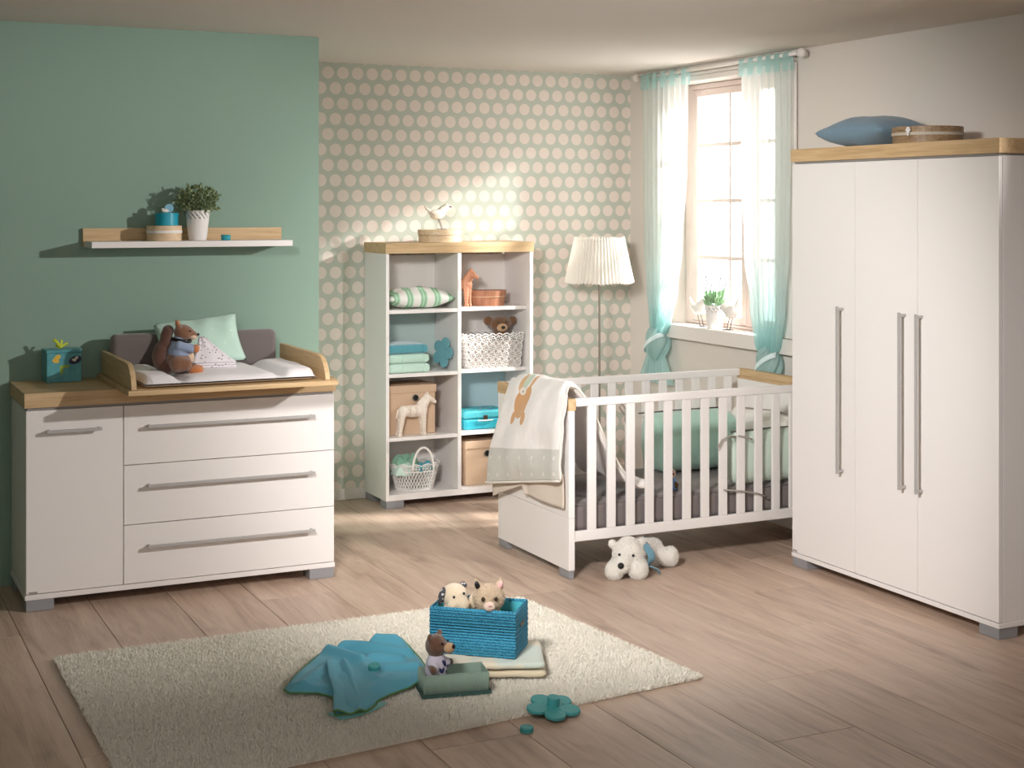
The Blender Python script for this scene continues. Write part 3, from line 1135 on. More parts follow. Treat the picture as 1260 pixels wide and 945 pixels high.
def bk(a, t):
    r = (.114 + (.152 - .114) * t)
    return Vector((r * math.cos(a), r * .74 * math.sin(a), .004 + .146 * t))


bm = nb()
NB = 42
for k in range(NB):
    for s in (1, -1):
        tube(bm, [bk(2 * PI * k / NB + s * .55 * t, t) for t in np.linspace(0, .74, 9)], .0031, 4)
o = obj('lattice', bm, lacew, wb, smooth=True)
bm = nb()
for t, r in ((0.0, .005), (.74, .004), (1.0, .004)):
    tube(bm, [bk(a, t) + (Vector((0, 0, .012 * abs(math.sin(a * 6)) - .004)) if t == 1 else Vector()) for a in np.linspace(0, 2 * PI, 96, endpoint=False)], r, 6, True)
for k in range(12):
    a0 = 2 * PI * (k + .5) / 12
    tube(bm, [bk(a0 + .20 * math.cos(q), .87 + .12 * math.sin(q)) for q in np.linspace(0, 2 * PI, 16, endpoint=False)], .003, 5, True)
    for q in range(6):
        tube(bm, [bk(a0, .87), bk(a0 + .18 * math.cos(q * PI / 3), .87 + .10 * math.sin(q * PI / 3))], .0026, 4)
obj('rim', bm, lacew, wb, smooth=True)
obj('bottom', lathe(nb(), [(.0, 0), (.112, 0), (.112, .004), (.0, .004)], 40, sy=.74), lacew, wb)
bm = nb()
tube(bm, [(.012 + .066 * math.cos(q), -.112, .125 + .132 * math.sin(q)) for q in np.linspace(0, PI, 26)], .0075, 8)
obj('handle', bm, lacew, wb, smooth=True)


def rag(name, label, cx, cy, z, w, d, hgt, m, seed, ang=0):
    def f(u, v):
        x, y = (u - .5) * w, (v - .5) * d
        e = max(0, (1 - (2 * u - 1) ** 2) * (1 - (2 * v - 1) ** 2))
        n1 = noise.noise(Vector((u * 3.1 + seed, v * 3.1, seed)))
        n2_ = noise.noise(Vector((u * 7 + seed, v * 7, seed + 4)))
        return (x * math.cos(ang) - y * math.sin(ang), x * math.sin(ang) + y * math.cos(ang), hgt * (e ** .5) * (.75 + .5 * n1) + .012 * n2_)
    o = tag(obj(name, sheet(nb(), f, 24, 20), m, smooth=True, solid=.006, sub=1), label, 'cloth')
    o.location = (cx, cy, z)
    return o


rag('cloth', 'sage green cloth heaped highest in the white lattice basket', 3.205, 8.16, .175, .20, .12, .140, fabric('sage_cloth', (136, 186, 160), 500, .3, .3), 2.0, .3)
rag('cloth', 'white mint cloth at the left front of the lattice basket', 3.178, 8.085, .176, .15, .10, .085, fabric('pale_cloth', (206, 232, 220), 500, .3, .3), 6.0)
rag('cloth', 'turquoise cloth at the right of the lattice basket', 3.318, 8.13, .176, .12, .10, .075, fabric('blue_cloth', (84, 172, 190), 500, .3, .3), 9.0, -.4)

# suitcase
sc = thing('toy_suitcase', 'small turquoise cardboard suitcase in a right compartment', 'suitcase', (3.70, 8.16, SH[0] + .0005))
cs = NT('suitcase_card')
x, y, z = cs.sep(cs.obj())
nz = cs.n('TexNoise', {'Vector': cs.obj(), 'Scale': 24, 'Detail': 3})
cbase = cs.mix(nz.outputs[0], lin(24, 148, 176), lin(70, 196, 206))
cs.set(cs.mix(cs.math('LESS_THAN', z, .066), cs.mix(.3, cbase, lin(120, 214, 216)), cbase), .45)
top = NT('suitcase_print')
vo = top.n('TexVoronoi', {'Vector': top.obj(), 'Scale': 30})
top.set(top.mix(top.math('LESS_THAN', vo.outputs['Distance'], .3), lin(60, 176, 190), vo.outputs['Color']), .5)
obj('base', bx(nb(), -.142, .142, -.1, .1, 0, .064), cs.m, sc, bevel=.014, seg=4)
obj('lid', bx(nb(), -.143, .143, -.101, .101, .0655, .113), cs.m, sc, bevel=.014, seg=4)
obj('printed_top', bx(nb(), -.125, .125, -.085, .085, .1132, .1142), top.m, sc)
obj('handle', tube(nb(), [(-.01 + .048 * math.cos(q), -.106 - .012 * math.sin(q), .056) for q in np.linspace(0, PI, 14)], .0042, 8), plain('white_handle', (225, 230, 232), .5), sc, smooth=True)
obj('clasp', bx(nb(), -.020, .006, -.106, -.1012, .056, .085), plain('bronze', (96, 74, 60), .4, metallic=.6), sc, bevel=.002)

# lobed box and bird on top of the bookshelf
BT = 1.5465
hb = thing('lobed_box', 'two lobed birch box lying on the bookshelf top under bird', 'box', (3.42, 8.13, BT))


def lobes(n=80):
    cs_ = (((-.022), -.022, .118), (.072, .05, .098))
    out = []
    for k in range(n):
        a = 2 * PI * k / n
        best = 0
        for (cx_, cy_, r) in cs_:
            b = cx_ * math.cos(a) + cy_ * math.sin(a)
            D_ = b * b - (cx_ * cx_ + cy_ * cy_ - r * r)
            if D_ > 0:
                best = max(best, b + math.sqrt(D_))
        out.append((best * math.cos(a), best * math.sin(a)))
    return out


lo = lobes()
obj('base', prism(nb(), [(p[0] * .955, p[1] * .955) for p in lo], 2, 0, .0405), birch, hb)
obj('lid', prism(nb(), [(p[0] * 1.0, p[1] * 1.0) for p in lo], 2, .042, .075), birch, hb, bevel=.001)

birdw = oak('pale_bird_wood', 0, ((190, 176, 156), (222, 212, 196), (234, 226, 214)), 1.2)


def bird(label, loc, rot, m, scale=1.0, pitch=0.0):
    """local: beak towards +x, feet at z = 0"""
    t = thing('bird_figurine', label, 'figurine', loc, rot, group='bird figurines', scale=scale)
    bm = nb()
    R = Matrix.Translation((0, 0, .10)) @ Matrix.Rotation(pitch, 4, 'Y') @ Matrix.Translation((0, 0, -.10))
    ell(bm, (-.004, 0, .098), (.056, .030, .034), (0, -.25, 0))
    cap(bm, (.02, 0, .115), (.055, 0, .146), .030, .021)
    cap(bm, (-.045, 0, .104), (-.082, 0, .135), .015, .009)
    cap(bm, (-.080, 0, .132), (-.100, 0, .158), .009, .005)
    for s in (1, -1):
        ell(bm, (-.018, s * .022, .108), (.046, .012, .020), (0, .05, 0))
    bm.transform(R)
    obj('body', blob(bm, .0042, 3), m, t, smooth=True)
    bm = nb()
    tube(bm, [R @ Vector((.072, 0, .148)), R @ Vector((.088, 0, .146)), R @ Vector((.098, 0, .143))], [.007, .004, .001], 8)
    obj('beak', bm, plain('beak', (90, 62, 54), .5), t, smooth=True)
    for s in (1, -1):
        bm = nb()
        tube(bm, [(-.004, s * .010, .072), (.014, s * .010, .035), (.024, s * .011, .003)], .0022, 6)
        for q in (-.5, 0, .5):
            tube(bm, [(.022, s * .011, .0022), (.050, s * .011 + q * .025, .0022)], .0018, 6)
        tube(bm, [(.024, s * .011, .0022), (-.006, s * .011, .0022)], .0018, 6)
        obj('leg', bm, plain('iron_wire', (74, 66, 62), .5), t, smooth=True)
    return t


bird('carved wooden bird standing on the lobed box on bookshelf', (3.408, 8.115, BT + .0755), (0, 0, 0), birdw, .93)

# ------------------------------------------------------------------ floor lamp
lp = thing('floor_lamp', 'slim floor lamp with a white pleated shade in the corner', 'lamp', (4.478, 8.055, 0))
NP = 56
prof = [(.216, 1.282), (.156, 1.566)]
shade = NT('pleated_fabric')
df = shade.n('BsdfDiffuse', {0: lin(246, 240, 232)})
tl = shade.n('BsdfTranslucent', {0: lin(246, 238, 228)})
mx = shade.n('MixShader', {0: .35, 1: df, 2: tl})
shade.t.links.new(mx.outputs[0], shade.out.inputs[0])


def pleat(u, v):
    a = 2 * PI * u
    r = prof[0][0] + (prof[1][0] - prof[0][0]) * v
    r *= 1 + .022 * math.sin(a * NP) * (1 - .3 * v) + .006 * math.sin(a * 5 + 3 * v)
    z = prof[0][1] + (prof[1][1] - prof[0][1]) * v + .004 * math.sin(a * NP) + .003 * math.sin(a * 7)
    return (r * math.cos(a), r * math.sin(a), z)


obj('lamp_shade', sheet(nb(), pleat, NP * 6, 8, closed=True), shade.m, lp, smooth=True)
obj('pole', lathe(nb(), [(.0065, .02), (.0065, 1.50)], 12), plain('aged_steel', (150, 138, 126), .4, metallic=.7), lp, smooth=False)
obj('base', lathe(nb(), [(.0, 0.0005), (.13, .0005), (.13, .012), (.02, .022), (.0, .022)], 40), plain('lamp_base', (190, 182, 172), .4, metallic=.6), lp)
bm = nb()
for k in range(3):
    a = k * 2 * PI / 3
    tube(bm, [(0, 0, 1.49), (.157 * math.cos(a), .157 * math.sin(a), 1.545)], .002, 5)
tube(bm, [(.157 * math.cos(t), .157 * math.sin(t), 1.545) for t in np.linspace(0, 2 * PI, 30, endpoint=False)], .002, 5, True)
obj('shade_carrier', bm, steel, lp)

# ------------------------------------------------------------------ curtains, rod, things on the sill
rd = thing('curtain_rod', 'white curtain rod with round finials above the window', 'curtain rod', (4.80, 7.28, 2.585))
obj('rod', tube(nb(), [(4.80, 6.43, 2.585), (4.80, 8.13, 2.585)], .011, 12), trimwhite, rd, world=True, smooth=True)
for y in (6.412, 8.145):
    obj('finial', ell(nb(), (4.80, y, 2.585), .026), trimwhite, rd, world=True, smooth=True)
for y in (6.46, 8.10):
    obj('bracket', bx(nb(), 4.812, 4.879, y - .01, y + .01, 2.573, 2.597), trimwhite, rd, world=True, bevel=.003)


def interp(tbl, z):
    for (z0, a0), (z1, a1) in zip(tbl[:-1], tbl[1:]):
        if z0 >= z >= z1:
            t = (z0 - z) / (z0 - z1 + 1e-9)
            t = t * t * (3 - 2 * t)
            return tuple(p + (q - p) * t for p, q in zip(a0, a1))
    return tbl[-1][1] if z < tbl[-1][0] else tbl[0][1]


def curtain(label, tbl, tabs, folds, seed, knot, tail):
    t = thing('curtain', label, 'curtain', (4.80, (tbl[0][1][0] + tbl[0][1][1]) / 2, 0), group='aqua window curtains')
    zt, zb = tbl[0][0], tbl[-1][0]

    def f(u, v):
        z = zt + (zb - zt) * v
        y0, y1 = interp(tbl, z)
        wd = abs(y1 - y0)
        amp = .012 + .03 * (1 - wd / .56) * .8
        ph = folds * 2 * PI * u + .6 * math.sin(3 * u + seed)
        x = 4.80 + amp * math.sin(ph + .7 * v) + .012 * noise.noise(Vector((u * 3, v * 2, seed)))
        return (x, y0 + (y1 - y0) * (u + .012 * math.sin(ph * 1.0 + 1)), z)
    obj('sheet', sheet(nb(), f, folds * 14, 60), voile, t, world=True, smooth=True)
    for y in tabs:
        def g_(u, v, y=y):
            a = -PI * .5 + u * PI * 2
            return (4.80 + .018 * math.sin(u * 2 * PI), y + (v - .5) * .052, 2.553 + .045 * (1 - abs(2 * u - 1)) * 1.0 + (-.055 if u in (0, 1) else 0))
        def strap(u, v, y=y):
            if u < .4:
                return (4.80 - .017, y + (v - .5) * .05, 2.50 + .085 * u / .4)
            if u > .6:
                return (4.80 + .017, y + (v - .5) * .05, 2.585 - .085 * (u - .6) / .4)
            a = PI - (u - .4) / .2 * PI
            return (4.80 + .017 * math.cos(a), y + (v - .5) * .05, 2.585 + .017 * math.sin(a))
        obj('tab', sheet(nb(), strap, 20, 2), tabmat, t, world=True, smooth=True)
    ky, kz, kr = knot

    def kf(u, v):
        a, b = 2 * PI * u, PI * v
        tw = a + 2.0 * v
        r = kr * (1 + .10 * math.sin(tw * 5) + .05 * math.sin(tw * 9 + 1))
        return (4.80 + r * .8 * math.sin(b) * math.cos(a), ky + r * math.sin(b) * math.sin(a), kz + r * 1.15 * math.cos(b))
    obj('knot', sheet(nb(), kf, 80, 30, closed=True), voile_knot, t, world=True, smooth=True)
    bm = nb()

    def band(u, v):
        a = -1.9 + 3.8 * u
        off = (v - .5) * .030
        return (4.80 - kr * .93 * math.cos(a * .75), ky + kr * 1.02 * math.sin(a * .75), kz - .06 * math.sin(a * .75) * 1.0 * (1 if True else 0) + off)
    obj('band', sheet(bm, band, 24, 4), satin, t, world=True, smooth=True, solid=.003)
    ty0, ty1, tz0, tz1 = tail

    def tf(u, v):
        z = tz1 + (tz0 - tz1) * v
        w_ = .35 + .65 * v
        c_ = (ty0 + ty1) / 2
        y = c_ + (u - .5) * (ty1 - ty0) * w_
        return (4.80 + .03 * math.sin(u * 7 * 2 * PI) * (.4 + .6 * v), y, z)
    obj('tail', sheet(nb(), tf, 84, 14), voile_knot, t, world=True, smooth=True)
    return t


curtain('left aqua voile curtain, knotted beside the sill near the lamp',
        [(2.545, (8.075, 7.525)), (2.0, (8.06, 7.54)), (1.5, (8.04, 7.60)), (1.25, (8.00, 7.66)), (1.05, (7.955, 7.745)), (.97, (7.93, 7.79))],
        [8.04, 7.98, 7.90, 7.80, 7.69, 7.56], 9, 1.0, (7.885, .905, .088), (7.72, 8.09, .655, .88))
curtain('right aqua voile curtain, knotted behind the crib beside wardrobe',
        [(2.545, (6.985, 6.505)), (2.0, (6.98, 6.505)), (1.5, (6.95, 6.52)), (1.2, (6.88, 6.555)), (1.0, (6.82, 6.60)), (.955, (6.79, 6.63))],
        [6.95, 6.86, 6.77, 6.69, 6.61, 6.53], 8, 2.4, (6.705, .885, .080), (6.56, 6.86, .70, .86))

SZ = 1.0305
whiteb = plain('white_plaster_bird', (238, 232, 226), .6)
bird('white bird on the windowsill facing the pot from the left', (4.895, 7.555, SZ), (0, 0, math.radians(-90)), whiteb, 1.08)
bird('white bird on the windowsill facing the pot from the right', (4.895, 7.215, SZ), (0, 0, math.radians(90)), whiteb, 1.08, .35)
sp_ = thing('potted_lavender', 'white pot with a small green herb on the windowsill', 'potted plant', (4.895, 7.385, SZ))
obj('pot', lace_pot(nb(), .045, .060, .135), potw, sp_, smooth=True, solid=.0025)
obj('soil', lathe(nb(), [(.042, .112), (.0545, .118)], 30), soil, sp_)


def herb(rnd):
    a = rnd.uniform(0, 2 * PI)
    r = .045 * math.sqrt(rnd.random())
    z = .125 + .075 * rnd.random()
    return (r * math.cos(a) * 1.15, r * math.sin(a) * 1.15, z), (math.cos(a) * .6, math.sin(a) * .6, 1.2)


lf2 = plain('herb_green', (158, 196, 152), .6, 40, .15)
o = obj('foliage', leaf_mass(240, herb, .042, 9, .28), lf2, sp_, smooth=True)
o['kind'] = 'stuff'
for k in range(7):
    a = k * .9
    bm = nb()
    p1 = Vector((.030 * math.cos(a), .040 * math.sin(a), .20))
    p2 = Vector((.060 * math.cos(a), .085 * math.sin(a), .27 + .022 * (k % 3)))
    tube(bm, [(.012 * math.cos(a), .012 * math.sin(a), .119), p1, p2], .0012, 5)
    for q in range(6):
        ell(bm, p1.lerp(p2, .55 + q * .09), (.005, .005, .007), u=8, v=6)
    obj('flower_spike', bm, plain('lavender_bud', (180, 186, 196), .7), sp_, smooth=True)

# ------------------------------------------------------------------ crib
FX, FY0, FY1 = 3.232, 6.110, 6.895
cr = thing('baby_crib', 'white slatted baby crib with oak capped end panels', 'crib', (3.98, 6.5, 0))
for x0, nm in ((FX, 'footboard'), (4.722, 'headboard')):
    obj(nm, bx(nb(), x0, x0 + .032, FY0, FY1, .2885, .7945), white, cr, world=True, bevel=.002)
    obj('lower_panel', bx(nb(), x0, x0 + .032, FY0, FY1, .040, .287), white, cr, world=True, bevel=.002)
    obj('oak_cap', bx(nb(), x0 - .003, x0 + .037, FY0 - .003, FY1 + .003, .795, .850), oak_y, cr, world=True, bevel=.002)
    for y0 in (FY0 + .004, FY1 - .104):
        foot(cr, x0 + .002, x0 + .030, y0, y0 + .10, .040)
for y0, nm in ((6.119, 'front'), (6.864, 'back')):
    obj('top_rail', bx(nb(), FX + .0375, 4.7185, y0, y0 + .023, .811, .849), white, cr, world=True, bevel=.004)
    obj('bottom_rail', bx(nb(), FX + .0325, 4.7215, y0, y0 + .023, .172, .221), white, cr, world=True, bevel=.004)
    for k in range(13):
        xs = 3.342 + k * .1065
        obj('slat', bx(nb(), xs, xs + .046, y0 + .004, y0 + .020, .2212, .8108), white, cr, world=True, bevel=.003)
for k in range(9):
    xs = 3.33 + k * .16
    obj('base_slat', bx(nb(), xs, xs + .07, 6.15, 6.855, .196, .206), white, cr, world=True)
bm = nb()
bx(bm, FX + .034, 4.72, 6.1435, 6.165, .17, .195)
bx(bm, FX + .034, 4.72, 6.842, 6.8625, .17, .195)
obj('base_frame', bm, white, cr, world=True)

taupe = fabric('taupe_jersey', (118, 108, 106), 500, .2, .35)
mt = thing('crib_mattress', 'dark taupe sheeted mattress lying inside the white crib', 'mattress', (3.98, 6.5, .207))
obj('mattress_body', bx(nb(), 3.272, 4.716, 6.152, 6.855, .2075, .345), taupe, mt, world=True, bevel=.030, seg=4)
bm = nb()
P_ = [(3.285, 6.158), (4.705, 6.158), (4.705, 6.849), (3.285, 6.849)]
for z in (.335,):
    tube(bm, [(x, y, z) for x, y in P_], .004, 6, True)
obj('piping', bm, taupe, mt, world=True, smooth=True)

# bumper
mint_q = fabric('mint_quilt', (168, 206, 190), 300, .3, .45)
sage_q = fabric('sage_quilt', (204, 220, 206), 300, .3, .45)
cream_q = NT('cream_quilt')
x, y, z = cream_q.sep(cream_q.obj())
cq = cream_q.mix(cream_q.ellipse(y, z, .18, .195, .030, .022, .2), lin(238, 234, 228), lin(216, 160, 92))
cq = cream_q.mix(cream_q.ellipse(y, z, .215, .225, .014, .014), cq, lin(216, 160, 92))
cream_q.set(cq, .9)
piping = plain('grey_piping', (92, 88, 84), .8)
bp = thing('crib_bumper', 'padded crib bumper with mint, cream and sage sections tied to slats', 'bumper', (4.4, 6.5, .346))


def pad(poly, axis, a0, a1, n, m, name, bulge=.012, seed=0):
    """puffed slab: 2-D polygon profile swept along an axis, lightly quilted"""
    bm = nb()
    k = len(poly)

    def f(u, v):
        p = poly[int(round(v * k)) % k]
        a = a0 + (a1 - a0) * u
        e = min(1, min(u, 1 - u) / .08)
        e = math.sin(e * PI / 2) ** .6
        cx_ = sum(q[0] for q in poly) / k
        cz_ = sum(q[1] for q in poly) / k
        d = .82 + .18 * e + bulge * 2 * noise.noise(Vector((u * 9 + seed, v * 5, seed)))
        px, pz = cx_ + (p[0] - cx_) * d, cz_ + (p[1] - cz_) * d
        return (px, a, pz) if axis == 1 else (a, px, pz)
    V = [[bm.verts.new(f(i / n, j / k)) for j in range(k)] for i in range(n + 1)]
    for i in range(n):
        for j in range(k):
            bm.faces.new((V[i][j], V[i + 1][j], V[i + 1][(j + 1) % k], V[i][(j + 1) % k]))
    bm.faces.new(list(reversed(V[0])))
    bm.faces.new(V[-1])
    bmesh.ops.recalc_face_normals(bm, faces=bm.faces)
    return obj(name, bm, m, bp, world=True, smooth=True, sub=1)


pad([(6.585, .352), (6.555, .43), (6.585, .54), (6.66, .62), (6.77, .655), (6.835, .645), (6.852, .54), (6.852, .36), (6.72, .347)], 0, 4.045, 4.575, 24, mint_q, 'mint_section', seed=3)
pad([(4.600, .352), (4.595, .46), (4.610, .60), (4.645, .655), (4.690, .655), (4.712, .60), (4.712, .40), (4.70, .348)], 1, 6.27, 6.845, 20, cream_q.m, 'cream_section', seed=7)
pad([(6.158, .350), (6.152, .45), (6.156, .58), (6.180, .625), (6.215, .622), (6.245, .56), (6.252, .43), (6.235, .348)], 0, 4.19, 4.70, 20, sage_q, 'sage_section', seed=5)
bm = nb()
tube(bm, [(4.02, 6.80, .648), (4.25, 6.79, .654), (4.55, 6.795, .652)], .004, 6)
obj('piping', bm, piping, bp, world=True, smooth=True)
bm = nb()
tube(bm, [(4.20, 6.19, .621), (4.45, 6.19, .627), (4.69, 6.19, .624)], .004, 6)
obj('piping', bm, piping, bp, world=True, smooth=True)
tie = plain('grey_cord', (160, 153, 144), .8)


def tie_cord(pts):
    obj('tie', tube(nb(), pts, .0042, 6), tie, bp, world=True, smooth=True)


tie_cord([(4.19, 6.165, .600), (4.17, 6.114, .610), (4.14, 6.108, .618), (4.09, 6.106, .600), (4.06, 6.104, .560)])
tie_cord([(4.19, 6.165, .602), (4.20, 6.112, .612), (4.24, 6.108, .604), (4.27, 6.106, .590)])
tie_cord([(4.19, 6.160, .335), (4.15, 6.112, .345), (4.10, 6.106, .350)])
tie_cord([(4.10, 6.106, .352), (4.20, 6.106, .338), (4.30, 6.107, .318), (4.36, 6.106, .295)])
tie_cord([(3.995, 6.82, .630), (3.955, 6.85, .645), (3.93, 6.85, .680), (3.945, 6.845, .70), (3.97, 6.85, .665), (3.965, 6.85, .61), (3.975, 6.85, .58)])
tie_cord([(4.615, 6.75, .655), (4.66, 6.50, .665), (4.70, 6.28, .655)])

# little doll on the mattress
dl = thing('cloth_doll', 'tiny doll in a blue smock sitting on the crib mattress', 'plush toy', (3.875, 6.235, .346))
bm = nb()
ell(bm, (0, 0, .085), (.024, .022, .024))
ell(bm, (0, 0, .035), (.026, .022, .034))
cap(bm, (0, 0, .05), (0, 0, .08), .018, .014)
obj('body', blob(bm, .004, 4), plushmat('doll_skin', (214, 190, 172), (200, 170, 150), 60), dl, smooth=True)
obj('smock', lathe(nb(), [(.031, .003), (.030, .03), (.022, .058), (.016, .064)], 24), plain('blue_smock', (112, 150, 196), .8, 60, .1), dl, smooth=True)
obj('nose', ell(nb(), (-.004, -.0225, .085), .006), plain('red_nose', (120, 50, 40), .7), dl, smooth=True)
obj('patch', ell(nb(), (.010, -.026, .028), (.014, .006, .018)), plain('brown_patch', (96, 74, 46), .8), dl, smooth=True)

# duvet over the footboard
dv = thing('baby_duvet', 'cream duvet with an orange animal draped over the crib footboard', 'duvet', (3.26, 6.45, .4))
dm = NT('duvet_print')
U, V_, _ = dm.sep(dm.uv())          # U metres up from the hem, V metres across from the front edge
cream, orange, greyg = lin(240, 234, 230), lin(214, 162, 110), lin(206, 204, 196)
col = dm.mix(dm.math('LESS_THAN', U, .148), cream, greyg)
fr = lambda a, f, o: dm.math('DIVIDE', dm.math('SUBTRACT', dm.math('FLOORED_MODULO', dm.math('ADD', dm.math('MULTIPLY', a, f), o), 1.0), .5), f)
du_, dw_ = fr(V_, 8.6, .2), fr(U, 13.3, .06)
dd_ = dm.math('ADD', dm.math('MULTIPLY', du_, du_), dm.math('MULTIPLY', dw_, dw_))
dotm = dm.math('MULTIPLY', dm.math('LESS_THAN', dd_, .00009), dm.math('LESS_THAN', U, .148))
col = dm.mix(dm.math('MULTIPLY', dotm, .6), col, cream)
for (cu, cv, ru, rv, an, cc) in ((.455, .445, .048, .020, -.25, (196, 206, 186)), (.462, .405, .055, .010, -.30, (214, 170, 128)),
                                 (.442, .475, .050, .013, .1, (216, 174, 128)),
                                 (.345, .445, .060, .052, .0, None), (.375, .412, .050, .026, -.1, None), (.285, .485, .026, .017, -.4, None),
                                 (.288, .398, .028, .017, .2, None), (.400, .452, .017, .022, 0, (236, 226, 214)), (.398, .452, .003, .004, 0, (70, 60, 50))):
    col = dm.mix(dm.ellipse(U, V_, cu - .01, .51 + (cv - .445) * 1.75, ru, rv * 1.75, an), col, lin(*cc) if cc else orange)
dm.set(col, .92, Sheen_Weight=.25)
n_ = dm.n('TexNoise', {'Vector': dm.obj(), 'Scale': 20, 'Detail': 3})
dm.bump(n_.outputs[0], .45, .012)
# path: (distance from hem, x, z); hem drops towards the back edge
PTH = [(0, 3.168, .470), (.07, 3.158, .540), (.16, 3.160, .630), (.26, 3.172, .730), (.34, 3.184, .810), (.41, 3.202, .880), (.47, 3.245, .930), (.53, 3.300, .925),
       (.60, 3.350, .870), (.70, 3.405, .770), (.82, 3.470, .650), (.94, 3.540, .530), (1.04, 3.600, .440), (1.12, 3.660, .418), (1.19, 3.725, .412)]


def path(d):
    for (d0, x0, z0), (d1, x1, z1) in zip(PTH[:-1], PTH[1:]):
        if d <= d1:
            t = (d - d0) / (d1 - d0)
            return x0 + (x1 - x0) * t, z0 + (z1 - z0) * t
    return PTH[-1][1:]


def dfn(u, v):
    d = u * 1.19
    x, z = path(d)
    top = max(0, 1 - abs(d - .48) / .40)              # near the fold over the board
    outside = 1 if d < .44 else 0
    yf = 6.105 if d < .40 else 6.105 + min(1, (d - .40) / .12) * .055
    yb = 6.93 - .20 * min(1, d / .48) if d < .48 else 6.73 - .05 * min(1, (d - .48) / .5)
    y = yf + (yb - yf) * v
    k = max(0, 1 - d / .48)
    if d < .48:
        z -= .145 * v * k
    e = min(1, min(v, 1 - v) / .07)
    puff = math.sin(e * PI / 2)
    nse = noise.noise(Vector((d * 5, y * 5, 2.0))) * .024 + noise.noise(Vector((d * 9, y * 8 + d * 7, 5.0))) * .013
    if d < .45:
        x += .022 * (1 - puff) - nse * .9
        x += .012 * math.sin(v * 5 + d * 9) * k
    else:
        z += nse - .03 * (1 - puff)
        if d < .62:
            z -= .035 * max(0, v - .55) / .45
    return (x, y, z)


bm = sheet(nb(), dfn, 70, 46, uvfn=lambda u, v: (u * 1.19, v * .80))
o = obj('cover', bm, dm.m, dv, world=True, smooth=True, solid=-.026, sub=1)
o.modifiers['thick'].offset = 1
o.modifiers['thick'].thickness = -.026
bm = nb()
tube(bm, [Vector(dfn(i / 60, 0)) + Vector((0, -.002, 0)) for i in range(61)], .006, 6)
tube(bm, [Vector(dfn(0, j / 40)) + Vector((-.001, 0, 0)) for j in range(41)], .006, 6)
obj('piping', bm, plain('cream_piping', (236, 228, 218), .9), dv, world=True, smooth=True)
linm = fabric('beige_lining', (222, 208, 192), 500, .2, .3)


def lining(u, v):
    y = 6.125 + .75 * v
    z1 = .50 - .1 * v
    low = .335 if v < .52 else .335 + (.040 * min(1, (v - .52) / .03)) - .25 * max(0, v - .55)
    z = z1 + (low - z1) * u
    return (3.210 + .006 * math.sin(v * 11 + u * 2) - .014 * u * (v > .5), y, z)


obj('lining', sheet(nb(), lining, 14, 50), linm, dv, world=True, smooth=True, solid=.008)

# ------------------------------------------------------------------ polar bear on the floor
pbm = plushmat('polar_white', (248, 244, 236), (242, 236, 226), 50)
pb = thing('plush_polar_bear', 'white plush polar bear with a blue scarf lying before the crib', 'plush toy', (3.56, 6.05, 0))


def L(x, y, z):
    return (x - 3.56, y - 6.05, z)


bm = nb()
ell(bm, L(3.528, 6.058, .103), (.080, .072, .072))
ell(bm, L(3.530, 6.066, .126), (.058, .055, .056))
cap(bm, L(3.498, 6.030, .080), L(3.456, 5.998, .064), .048, .034)
for p in ((3.458, 6.096, .150), (3.598, 6.052, .154)):
    ell(bm, L(*p), (.021, .014, .021))
cap(bm, L(3.56, 6.085, .085), L(3.72, 6.185, .072), .066, .070)
cap(bm, L(3.470, 6.07, .048), L(3.430, 6.025, .040), .040, .044)
cap(bm, L(3.570, 6.035, .046), L(3.536, 5.985, .041), .042, .048)
cap(bm, L(3.70, 6.155, .060), L(3.785, 6.115, .048), .050, .042)
ell(bm, L(3.795, 6.112, .052), (.038, .036, .050))
cap(bm, L(3.72, 6.215, .065), L(3.78, 6.265, .070), .045, .040)
ell(bm, L(3.65, 6.16, .140), (.022, .02, .022))
me = blob(bm, .0065, 6)
obj('body', me, pbm, pb, smooth=True)
fur(me, 26000, .007, pbm, pb, seed=11)
obj('nose', ell(nb(), L(3.436, 5.974, .074), (.016, .014, .015)), dark, pb, smooth=True)
for p in ((3.456, 6.022, .114), (3.510, 5.986, .112)):
    obj('eye', ell(nb(), L(*p), .0068), dark, pb, smooth=True)
scf = fabric('blue_scarf', (96, 148, 170), 600, .3, .3)


def scarf(u, v):
    a = -2.4 + 4.6 * u
    return Vector(L(3.578 + .052 * math.cos(a), 6.07 + .080 * math.sin(a) - .02, .085 + .055 * math.cos(a) + (v - .5) * .035))


obj('scarf', sheet(nb(), lambda u, v: Vector(L(3.585 + .012 * v + .012 * math.sin(u * 3), 6.06 - .075 * math.sin(u * PI * .9 + .2), .150 - .125 * u + .002 * v)) + Vector((.030 * v, .012 * v, 0)), 16, 4), scf, pb, smooth=True, solid=.006)
obj('scarf_end', sheet(nb(), lambda u, v: L(3.600 + .068 * u + .012 * v, 5.985 + .01 * u + .040 * v * (1 - u * .3), .046 * (1 - u) ** .7 + .006 + .010 * math.sin(v * 6 + 1) * u), 12, 4), scf, pb, smooth=True, solid=.004)

